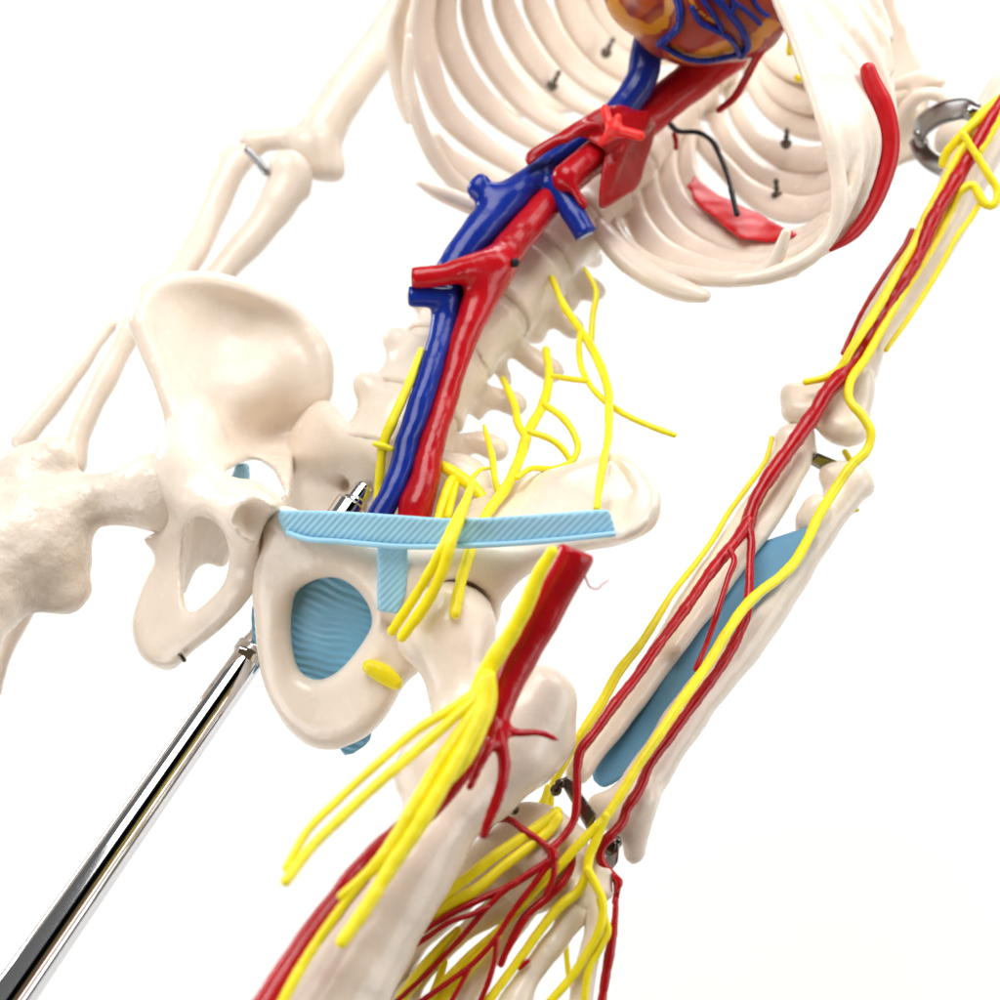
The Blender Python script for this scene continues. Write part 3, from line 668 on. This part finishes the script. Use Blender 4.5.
NF = [([(552,552),(540,572),(526,606),(510,636),(494,660),(483,680),(478,692)], (11.3,11.35,11.3), (6,7.5,8,8,9,10,9)),
 ([(487,674),(478,690),(459,704),(420,728),(375,766),(336,802),(309,829),(286,868)], (11.25,11.0,10.7,10.3), (6,5,4.6,4.6,4.6,4.4)),
 ([(486,678),(476,698),(458,714),(420,748),(381,781),(339,820),(309,850),(286,881)], (11.2,10.95,10.6,10.2), (6,5.5,5.5,5.5,5.5,5.8)),
 ([(486,678),(478,704),(462,730),(444,757),(408,818),(376,866),(356,884),(341,896)], (11.2,10.95,10.7,10.5), (6,7,7.5,7.5,7.5,7,4)),
 ([(376,862),(352,894),(330,924),(306,960),(284,1000),(270,1030)], (10.6,10.4,10.1), (5,5,5.5,6)),
 ([(488,678),(484,706),(468,740),(450,772),(420,824),(392,866),(362,914),(342,942)], (11.15,10.85,10.6,10.3), (6,7.5,8,8.5,8,7.5,7)),
 ([(490,678),(488,704),(478,736),(462,764),(444,784),(416,826)], (11.15,10.95,10.85), (6,7,7,7,6,5)),
 ([(491,676),(492,690),(489,712),(480,736)], (11.2,11.1), (5,6,6,3))]
obj('nerve', tubes(NF, wob=.04, seg=14), M['yellow'], SK, 'thick yellow thigh nerve fanning out into strands')

# ---- lumbar nerves
dN = 14.6
obj('nerve', tubes([
 ([(584,268),(590,277),(596,290),(593,314),(591,342)], (15.9,15.6), (2,3,3.3,3.3)),
 ([(552,278),(556,288),(564,306),(576,324),(590,345),(602,370),(609,396),(609,412),(608,440),(603,464),(599,488),(597,508)], (16.0,15.7,15.2,14.5,13.6,12.72,12.45), (3.5,4,4.6,4.6,4.2,4.2,4)),
 ([(580,334),(579,350),(581,366),(588,382),(606,402),(624,414),(650,426),(674,435)], (15.4,14.8,14.4,14.2), (3,3.2,3.2,3.2,2.8)),
 ([(546,350),(549,376),(544,402),(528,433),(520,458),(507,486),(488,512),(470,552),(460,585),(455,613)], (15.8,15.2,14.6,13.8,13.1,12.6,12.33), (4,5,5.5,5.6,5.4,6,6)),
 ([(553,376),(570,379),(587,381)], (15.2,14.8), (2.6,3,2.8)),
 ([(503,379),(509,392),(515,406),(518,424),(525,436)], (15.6,15.1,14.6), (3,4.4,4,4)),
 ([(545,405),(564,419),(574,434),(578,448),(572,461),(554,469),(530,469),(517,478)], (14.7,14.4,14.2,13.7), (3.6,3.6,3.4,3)),
 ([(530,432),(548,438),(560,446),(570,460)], (14.4,14.3), (3.4,3.4,3)),
 ([(484,426),(488,440),(492,456),(495,480),(499,494)], (15.2,14.6,13.9), (2,3.4,3.6,3.6)),
 ([(438,464),(460,477),(480,494),(488,506)], (14.6,14.2), (6,6.5,7,5)),
 ([(452,480),(446,494),(440,514),(436,530)], (14.4,14.0), (5,5.2,5)),
 ([(456,484),(452,500),(448,516)], (14.4,14.0), (4,4,4)),
 ([(490,468),(480,470),(473,478),(470,486)], (14.0,13.2), (2,2.2,3)),
 ([(473,482),(466,500),(457,520),(448,538),(432,568),(414,598),(392,631)], (12.9,12.3,12.25,12.3), (3,5.5,6,5,5,5)),
 ([(470,490),(461,516),(452,540),(442,572),(426,604),(402,637)], (12.6,12.25,12.2,12.25), (4,5.5,6,6,6,5.6)),
 ([(421,350),(408,386),(394,418),(384,442),(380,472),(378,500)], (14.9,14.62,14.55,14.6), (3,4.5,5,5.5,4.6,4.6)),
 ([(375,444),(383,446),(391,449)], (14.5,14.5), (3,3.5,3)),
 ], wob=.07), M['yellow'], SK, 'branching yellow nerves beside the lower spine')
obj('nerve', tubes([([(795,26),(794,38),(790,52)], 17.6, (5,7,4)), ([(798,78),(808,79)], 17.8, 4)]), M['yellow'], SK)

# ---- left arm
obj('humerus', solid([
    Ell((963, 140, 17.2), (28, 26, 27), k=.1),
    Chain(path([(1010,96,26),(990,128,26),(968,172,24),(944,226,21.5),(918,268,21.5),(892,304,20.5),(865,350,18.5),(855,376,20),(846,398,23)], (17.0,16.9,16.6,15.9,15.3)), .12),
    C([(850,388),(838,394),(815,398),(792,395)], (15.2,15.25), .16, (19,20,17,13)), C([(860,376),(858,398),(857,420)], 15.15, .12, (13,13,14)),
    C([(792,398),(790,412)], 15.2, .06, (12,9.5)),
    C([(797,411),(815,412),(828,410),(846,424)], (15.1,15.05), .08, (13,14,13,20)),
    Ell((843, 430, 15.0), (25, 17, 22), -18, k=.06),
    ], h=.045), M['bone'], SK)
obj('ulna', solid([
    Chain(path([(797,440,17),(790,462,19),(774,492,18.5),(756,518,18.5),(736,547,19),(702,597,19),(672,642,17),(640,688,15.5),(612,724,15),(590,754,14),(577,772,13)], (15.2,14.8,14.2,13.6,13.1)), .08),
    C([(786,436),(802,432)], 15.1, .1, (11,11)), C([(803,440),(809,452)], 15.05, .1, (10,9)),
    C([(798,462),(777,505),(752,542),(716,596),(676,650)], (14.9,14.3,13.7), .1, (13,12,10,9,8)),
    ], h=.042), M['bone'], SK)
obj('radius_bone', solid([
    Chain(path([(852,484,19),(842,500,18),(826,520,18),(811,544,18),(792,573,20),(768,608,21.5),(742,643,22),(712,682,21),(686,717,20.5),(664,750,20.5),(642,784,21),(622,812,23)], (15.0,14.7,14.2,13.7,13.2,12.9)), .08),
    C([(836,478),(852,480),(866,488)], 15.0, .1, (15,15,9)), C([(838,470),(830,474)], 14.95, .08, (9,11)), C([(816,506),(808,520)], 14.6, .12, (13,12)),
    C([(640,798),(636,830),(634,852)], 12.85, .12, (18,15,11)), C([(622,812),(600,806)], 12.9, .12, (20,14)),
    ], h=.042), M['bone'], SK)
mem = obj('membrane', solid([Sheet([(735,551),(748,546),(762,541),(779,536),(795,531),(812,526),(816,534),(806,550),(780,582),(748,615),(710,670),(680,712),(650,752),(622,778),(604,788),(593,780),(592,768),(600,742),(615,705),(655,665),(700,610),(735,570)], [(770,545,14.45,.035),(795,540,14.4,.035),(700,650,13.82,.035),(600,775,13.3,.035),(740,590,14.15,.035),(640,730,13.48,.035)], rnd=.02)], h=.03, noise=.006), M['inter'], SK, 'long blue membrane between the two forearm bones')
obj('hinge', solid([Sheet([(806,462),(816,452),(840,462),(830,476)], [(806,462,15.0,.05),(840,462,14.95,.05),(825,470,15,.05)], rnd=.02, smooth=False)], h=.02, noise=0, relax=0), M['steel'], SK, 'grey metal plate at the elbow')

obj('artery', tubes([
 ([(1010,92),(998,109),(989,124),(978,144),(965,165),(952,187),(939,208),(930,226),(917,257),(897,288),(876,322),(856,356),(838,380),(826,394),(817,410),(805,427),(788,451),(768,479),(753,506),(747,527)], (16.1,16.0,15.72,15.32,14.85,14.55,14.3), (7,7.5,7.5,7.5,8,8.5,8.5,8,7.5,7)),
 ([(748,522),(738,538),(730,548),(710,573),(690,602),(668,632),(654,651),(634,680),(614,705),(595,732),(580,752),(577,770),(577,798),(574,820),(564,836),(550,850)], (14.15,13.5,13.0,12.6,12.4,12.2), (6.5,6,5.5,5.4,5.4,5,4.2,4)),
 ([(730,550),(734,558),(728,578),(718,610),(708,640),(696,669)], (13.7,13.45,13.3), 3),
 ([(748,524),(751,538),(750,562),(749,592),(747,614),(739,634),(720,668),(698,698),(672,734),(650,764),(638,792),(626,810),(623,821),(611,835),(601,847),(601,860),(609,871),(616,879),(617,890),(615,902)], (14.1,13.75,13.3,12.9,12.6,12.4,12.4), (4,4.6,5.2,5.6,5.4,5.4,5.4,5,3)),
 ([(616,900),(615,918),(612,940),(607,968),(602,1000),(598,1030)], (12.3,12.1), (2.5,5,5,4.5)),
 ([(614,876),(619,882),(616,890)], 12.35, (3,4.2,2.5)),
 ([(912,231),(908,240),(888,270),(860,316),(843,353)], (16.0,15.5,15.2), (3,2.6,2.4)),
 ], wob=.09), M['red'], SK, 'red artery running down the arm to the wrist')
obj('nerve', tubes([
 ([(1006,96),(992,106),(976,122),(954,144),(946,154),(943,164)], (16.2,16.1,16.3), (6,6,5,4.6)),
 ([(972,130),(964,146),(952,168),(936,198),(920,229),(916,239),(900,267),(880,304),(852,348),(837,371),(824,378),(806,382)], (16.2,16.1,15.7,15.2,14.9,14.9), (4,4.4,4.4,4.6,4.4,3.6)),
 ([(1010,100),(999,113),(991,130),(980,150)], (16.1,16.0), (6,6.5,5)),
 ([(963,134),(978,158),(989,176),(997,190),(997,200),(991,206),(984,203),(978,193),(972,185),(963,189),(950,211),(938,236),(916,272),(888,318),(866,358),(849,386),(849,399),(863,417),(871,433),(867,450),(852,465),(836,488),(820,514),(806,543),(794,563),(780,577),(760,592),(744,608),(728,631),(708,664),(684,698),(660,734),(640,763),(620,796),(604,820)], (15.9,15.8,16.0,15.5,14.9,14.55,14.4,13.9,13.3,12.8,12.5,12.3), (3.4,4.6,4.4,4.4,4.6,5.2,5.2,5.4,5.2,4.8)),
 ([(982,200),(968,222),(960,232),(940,268),(914,310),(886,350)], (16.0,15.7,15.4), (3,3,2.6)),
 ([(772,438),(768,455),(746,489),(728,514),(714,538),(700,558),(672,594),(656,620),(640,645),(620,670),(601,704),(583,732),(570,752),(558,774),(551,792),(550,806)], (15.1,14.7,14.1,13.5,13.1,12.9), (2.6,3,3,3.4,4.6,5.5,5,4)),
 ([(845,452),(851,462),(860,474)], (15.2,15.1), 3.2),
 ([(548,788),(544,800),(540,806)], (12.9,12.8), 4),
 ([(852,512),(858,510)], 14.9, 1.6),
 ], wob=.05), M['yellow'], SK, 'yellow nerves running down the arm to the wrist')

# ---- shoulder ring and wrist hardware
obj('ring_clip', join(
  sweep(path([(917,140),(921,128),(932,118),(950,111),(966,109),(977,114)], (17.1,16.6,16.3), 4), axis=F*.7+np.array([0, .6, 0]), ht=((.13,.13), (.025,.025)), seg=16, power=3, wob=0),
  sweep(path([(917,138),(922,150),(931,160),(943,167)], (17.1,16.9), 4), axis=np.array([.5, .3, -.5]), ht=((.12,.12), (.03,.03)), seg=16, power=3, wob=0),
  sweep(path([(970,112),(977,114)], 16.25, (7,7)), wob=0), sweep(path([(918,134),(922,142)], 17.0, (5,6)), wob=0)), M['steel'], SK, 'steel ring clip at the shoulder joint')
clip = obj('wrist_plate', join(
  solid([Sheet([(559,780),(568,775),(598,816),(588,832)], [(560,780,12.7,.03),(598,816,12.6,.03),(588,830,12.6,.03)], rnd=.01, smooth=False)], h=.018, noise=0, relax=0),
  solid([Sheet([(608,846),(620,842),(618,862),(612,870),(604,862)], [(610,846,12.6,.03),(620,850,12.55,.03),(610,866,12.6,.03)], rnd=.01, smooth=False)], h=.018, noise=0, relax=0),
  solid([Sheet([(500,812),(506,803),(533,786),(536,790),(512,806)], [(502,808,12.7,.03),(536,788,12.7,.03),(510,810,12.7,.03)], rnd=.01, smooth=False)], h=.018, noise=0, relax=0)), M['steel'], SK, 'steel plates joining the wrist')
for x, y, r in ((509,799,5), (516,811,5), (556,789,6), (560,783,5), (610,846,9), (616,842,6)):
    obj('bolt', join(sweep(np.array([(x-2, y-1, 12.62, r*.5), (x-1, y, 12.6, r), (x+1, y+1, 12.6, r), (x+2, y+1, 12.58, r*.4)]), n=14, wob=0, seg=14)), M['screw'], clip)

# ---- left hand
obj('carpal_bones', solid([
    C([(512,818),(534,814),(553,818)], (12.65,12.6), .1, (8,12,9)),
    C([(548,832),(520,846),(486,866),(458,888),(436,912)], (12.6,12.5), .14, (24,28,26,24,22)),
    C([(566,838),(580,836)], 12.55, .1, (18,10)), C([(560,852),(548,880),(520,896)], (12.5,12.45), .14, (23,25,20)),
    C([(590,862),(592,885),(580,900)], (12.5,12.4), .08, (12,17,20)), C([(548,850),(536,862)], 12.3, .06, (12,11)), C([(604,876),(608,890)], 12.4, .06, (9,10)),
    ], h=.042, noise=.02, nf=5), M['bone'], SK)
def meta(pts, d): obj('metacarpal', solid([C(pts[0], d, .1, pts[1])], h=.04, noise=.012, nf=4), M['bone'], SK)
meta(([(450,900),(428,928),(402,962),(384,1000)], (20,14,13,16)), (12.45,12.1))
meta(([(508,902),(488,914),(464,932),(440,954),(416,982),(398,1012)], (14,12,9,9,11,14)), (12.4,12.0))
meta(([(528,902),(516,922),(500,946),(484,970),(468,992),(452,1020)], (15,12,10.5,11,13,15)), (12.4,12.0))
meta(([(578,904),(566,926),(547,952),(526,980),(510,1010)], (16,14,12.5,13.5,17)), (12.35,12.0))
meta(([(594,900),(594,930),(588,960),(580,1000),(576,1030)], (13,12,11,13,15)), (12.35,12.0))
obj('artery', tubes([
 ([(484,834),(492,823),(500,819),(510,820),(522,829),(540,841),(550,850)], (12.5,12.25,12.15), 3.6),
 ([(550,848),(553,856),(550,864)], 12.1, (4,6,4)),
 ([(550,860),(532,872),(510,886),(486,897),(460,909),(412,938),(396,948)], (12.1,12.0,11.85), (4,3.6,2.8)),
 ([(516,882),(504,891),(486,909),(460,939),(440,960),(420,980),(396,1002)], (12.0,11.85), (3.2,3,2.8)),
 ([(488,907),(470,915),(450,922),(426,938),(402,954)], (11.95,11.85), 2.8),
 ([(550,862),(540,876),(528,892),(510,916),(496,938),(470,966),(446,984),(420,1002)], (12.1,11.95,11.8), (3.4,3,3)),
 ([(497,938),(495,958),(489,980),(479,1004)], (11.95,11.85), 3), ([(470,966),(462,982),(450,1004)], (11.9,11.8), 2.6),
 ([(554,858),(554,874),(546,894)], (12.1,12.05), (4,3.4,2.6)),
 ([(573,852),(572,864),(567,876),(550,895),(527,915),(513,938),(506,952),(501,964)], (12.3,12.15,12.0), (3.4,4.6,4.6,4.4,3.6)),
 ([(520,968),(528,961)], 12.0, 2.4),
 ], wob=.06), M['red'], SK, 'thin red arteries branching over the hand')
obj('nerve', tubes([
 ([(604,820),(589,834),(572,852),(560,866),(537,888),(516,912),(496,933),(470,955),(446,980),(428,1000)], (12.3,12.2,12.1,11.9), (5,4.8,4.6,4.2,4.2)),
 ([(606,816),(597,838),(589,858),(586,876),(579,890),(560,906),(541,929),(524,953),(504,980),(486,1004)], (12.3,12.15,11.9), (4.6,5,5,4.6,4.6)),
 ([(588,870),(595,884),(602,899),(602,920),(597,936),(587,953),(573,975),(550,1002)], (12.15,11.9), (4.6,4.6,4.4,4.6)),
 ([(600,900),(604,916),(608,931),(601,946),(590,966),(584,1004)], (12.15,11.95), (4,4,4.4,4)),
 ([(557,812),(552,816),(536,828),(518,840),(492,858),(468,877),(440,898),(420,914)], (12.35,12.1,12.0), (5.5,5.5,5.5,5.5,6)),
 ([(558,818),(553,826),(530,846),(500,869),(480,887),(446,907),(424,924),(404,940)], (12.3,12.05,12.0), (5.5,5.2,5.5,7,8)),
 ([(458,930),(448,940),(434,956),(420,974),(402,998)], (12.0,11.9), (4,6,6.5,6.5)),
 ([(444,962),(440,976),(434,992),(428,1006)], (12.1,12.0), (4,4.4,5)),
 ([(500,936),(480,956),(462,976),(444,996),(436,1006)], (12.05,11.95), (2.5,5,5.5,5.5)),
 ([(566,946),(567,960),(569,978)], 12.5, 3),
 ], wob=.04), M['yellow'], SK, 'yellow nerves spreading over the hand')

# ================================================================== HEART
HE = empty('heart_model', P(690, 30, 16.4))
tag(HE, 'dark red painted heart with yellow patches and blue surface veins inside the rib cage', 'heart')
hv, hf = solid([Ell((702, -20, 16.3), (86, 84, 80), 20, k=.2), Ell((646, -8, 16.1), (40, 50, 44), 35, k=.06), Ell((745, 6, 16.3), (46, 48, 55), 30, k=.2)], h=.05, noise=.012)
heart_o = obj('heart_muscle', (hv, hf), M['heart'], HE)
hpx = np.stack([500+hv[:, 0]*1400/hv[:, 2], 500-hv[:, 1]*1400/hv[:, 2]], 1)
def on_heart(pts, r, lift=0.0):
    q = hermite(np.asarray(pts, float), max(6, len(pts)*4)); out = []
    for x, y in q:
        dd = np.linalg.norm(hpx-[x, y], axis=1); m = dd < 6
        z = hv[m, 2].min() if m.any() else hv[np.argmin(dd), 2]
        out.append((x, y, z-lift, r))
    o = np.array(out); o[1:-1, 2] = (o[:-2, 2]+o[1:-1, 2]+o[2:, 2])/3
    return sweep(o, wob=.06, n=len(o)*3)
HV = [([(675,-8),(680,14),(678,27),(669,37),(660,44)], 4.2), ([(698,-6),(710,10),(718,22),(722,31)], 2.6), ([(692,8),(700,22),(716,31),(731,40),(738,50),(739,56)], 2.8),
      ([(710,-8),(730,14),(744,34),(748,46),(741,56)], 3.8), ([(728,-8),(734,6),(732,14)], 2.8), ([(734,2),(752,16),(760,24)], 2.4), ([(750,-6),(762,12),(768,16)], 2.4),
      ([(662,45),(673,52),(688,59),(704,61),(724,58),(740,54)], 3)]
obj('heart_vein', join(*[on_heart(p, r) for p, r in HV]), M['blue'], HE, 'dark blue veins over the heart')
pm = np.full(len(hpx), -1.0)      # painted fat: where the model maker brushed ochre along the grooves
for pts, r in (([(616,-10),(615,6),(622,20),(638,28),(654,28),(666,18),(670,4)], 9), ([(672,50),(690,57),(708,54),(724,46),(742,48),(760,40),(774,26)], 9), ([(688,-4),(700,12),(722,26)], 3), ([(612,-30),(640,-45)], 12)):
    q = hermite(np.asarray(pts, float), 40)
    dd = np.linalg.norm(hpx[:, None]-q[None], axis=2).min(1)
    pm = np.maximum(pm, 1-dd/r)
at_ = heart_o.data.attributes.new('paint', 'FLOAT', 'POINT'); at_.data.foreach_set('value', pm.clip(-1, 1).astype(np.float32))
obj('heart_artery', tubes([([(786,14),(778,26),(772,34),(760,52),(746,78),(733,99),(719,110)], (16.0,16.4,16.9), (7,6.5,4.5,4.2,4,3.4)), ([(786,-10),(782,10),(774,28)], 16.1, (8,9,7))]), M['red'], HE, 'loose red artery hanging from the heart')

# ================================================================== STAND
ST = empty('support_pole', P(18, 988, 12.4))
tag(ST, 'shiny chrome tube pole rising to the pelvis of the skeleton', 'pole')
def turned(prof, n=4, seg=64): return sweep(np.array(prof, float), n=(len(prof)-1)*n+1, wob=0, seg=seg)
p0, p1 = np.array([-40, 1071, 12.05]), np.array([250, 655.5, 14.0])
cp = PP(np.array([p0, p1]))
obj('tube', sweep(np.array([(-215, 1322, 11.2, 33), (-110, 1171, 11.65, 29), (*p0, 25.5), (18, 988, 12.43, 22.6), (135, 820, 13.22, 18.6), (*p1, 16.2)]), n=60, wob=0, seg=72), M['chrome'], ST)
obj('collar', sweep(np.array([(249,657,13.99,17.0),(250,655,14.0,18.5),(254,649,14.03,18.5),(255.5,647,14.04,16.5)]), n=16, wob=0, seg=64, lin=True), M['chrome'], ST)
obj('inner_tube', sweep(np.array([(253,650,14.0,14.0),(346,514,14.85,12.8)]), n=20, wob=0, seg=64), M['chrome'], ST)
obj('socket', join(sweep(np.array([(338,526,14.55,17),(340,523,14.56,18),(352,506,14.66,18),(355,502,14.67,15),(356,500,14.68,11.5)]), n=31, wob=0, seg=48, lin=True),
                   sweep(np.array([(354,503,14.66,11.5),(363,491,14.74,11.5),(365.5,487.5,14.75,10.3),(367,485.5,14.76,8),(367.6,484.6,14.765,5)]), n=33, wob=0, seg=48, lin=True)), M['chrome'], ST)

# ================================================================== BACKDROP
bm = bpy.data.meshes.new('studio_backdrop')
m_w, nt, b = new_mat('white_paper'); b.inputs['Base Color'].default_value = (.9, .9, .885, 1); b.inputs['Roughness'].default_value = .9; b.inputs['Specular IOR Level'].default_value = 0
yb = 1.15
prof = [(yb, -1.4), (yb, .2), (yb, 1.6), (yb, 3.4)]
vs = []; fs = []
for y, z in prof: vs += [(-6, y, z), (5, y, z)]
for i in range(len(prof)-1): fs.append([2*i, 2*i+1, 2*i+3, 2*i+2])
bm.from_pydata(vs, [], fs); bm.update(); bm.materials.append(m_w)
bm.polygons.foreach_set('use_smooth', [True]*len(bm.polygons))
bd = bpy.data.objects.new('studio_backdrop', bm); col.objects.link(bd)
tag(bd, 'plain white seamless paper backdrop behind the skeleton', 'backdrop', kind='structure')

# ================================================================== LIGHT
from mathutils import Matrix, Vector
def area(name, c, target, size, power, color=(1, 1, 1), shape='SQUARE', sy=None):
    l = bpy.data.lights.new(name, 'AREA'); l.energy = power; l.color = color; l.size = size
    if sy: l.shape = 'RECTANGLE'; l.size_y = sy
    o = bpy.data.objects.new(name, l); col.objects.link(o)
    o.location = c; o.rotation_euler = (Vector(target)-Vector(c)).to_track_quat('-Z', 'Y').to_euler()
    return o
tgt = W(P(450, 450, 14.5))
area('key_softbox', W(np.array([-4.6, 22.0, -.6])), tgt, .55, 6.5, (1, .985, .965))
area('side_fill', W(np.array([12.5, 18.3, 12.3])), W(P(640, 560, 13)), .4, 2.1, (1, .99, .975))  # added fill light, lifts the left arm and femur
for c, pw in (((-2.3, .1, .9), 17), ((-4.0, .1, .9), 16), ((.9, .35, .9), 8.5), ((-.7, .1, 2.4), 16), ((-.7, .2, -.4), 9)):
    area('backdrop_fill', c, (c[0]*.55-.3, yb, .45*c[2]+.5), .9, pw)  # unseen lamps added to blow the backdrop out to white

w = bpy.data.worlds.new('World'); scene.world = w; w.use_nodes = True
N, K = w.node_tree.nodes, w.node_tree.links
bg = N['Background']; bg.inputs['Strength'].default_value = .17
# made-up surroundings: pale, with dark and gold bands shaped to streak the chrome
tc = N.new('ShaderNodeTexCoord'); sp = N.new('ShaderNodeSeparateXYZ'); K.new(tc.outputs['Generated'], sp.inputs[0])
at = N.new('ShaderNodeMath'); at.operation = 'ARCTAN2'; K.new(sp.outputs['X'], at.inputs[0])
ng = N.new('ShaderNodeMath'); ng.operation = 'MULTIPLY'; ng.inputs[1].default_value = -1; K.new(sp.outputs['Y'], ng.inputs[0]); K.new(ng.outputs[0], at.inputs[1])
mr = N.new('ShaderNodeMapRange'); mr.inputs[1].default_value = -math.pi; mr.inputs[2].default_value = math.pi; K.new(at.outputs[0], mr.inputs[0])
rp = N.new('ShaderNodeValToRGB'); K.new(mr.outputs[0], rp.inputs[0]); e = rp.color_ramp.elements
e[0].position = 0; e[0].color = (1, 1, 1, 1); e[1].position = 1; e[1].color = (1, 1, 1, 1)
for p, c in ((.55, (1, 1, 1, 1)), (.555, (.012, .012, .014, 1)), (.625, (.012, .012, .014, 1)), (.635, (.9, .68, .3, 1)), (.70, (1, .85, .55, 1)), (.71, (.03, .03, .03, 1)), (.78, (.04, .04, .04, 1)), (.79, (1, 1, 1, 1))):
    x = e.new(p); x.color = c
fl_ = N.new('ShaderNodeMapRange'); fl_.inputs[1].default_value = -.12; fl_.inputs[2].default_value = .03; K.new(sp.outputs['Z'], fl_.inputs[0])
mxw = N.new('ShaderNodeMix'); mxw.data_type = 'RGBA'; mxw.inputs[6].default_value = (.62, .44, .28, 1)  # tan lower half added to warm the undersides
K.new(fl_.outputs[0], mxw.inputs[0]); K.new(rp.outputs[0], mxw.inputs[7]); K.new(mxw.outputs[2], bg.inputs['Color'])

# ================================================================== CAMERA
cd = bpy.data.cameras.new('camera'); cd.sensor_width = 36; cd.lens = 50.4; cd.clip_start = .01; cd.clip_end = 50
cam = bpy.data.objects.new('camera', cd); col.objects.link(cam)
mw = Matrix([list(RM[i])+[CAM[i]] for i in range(3)]+[[0, 0, 0, 1]])
cam.matrix_world = mw
cd.dof.use_dof = True; cd.dof.focus_distance = 13.6*S; cd.dof.aperture_fstop = 10
scene.camera = cam
scene.view_settings.view_transform = 'Standard'; scene.view_settings.look = 'None'
scene.view_settings.exposure = 0; scene.view_settings.gamma = 1
try: scene.view_settings.use_curve_mapping = False
except Exception: pass
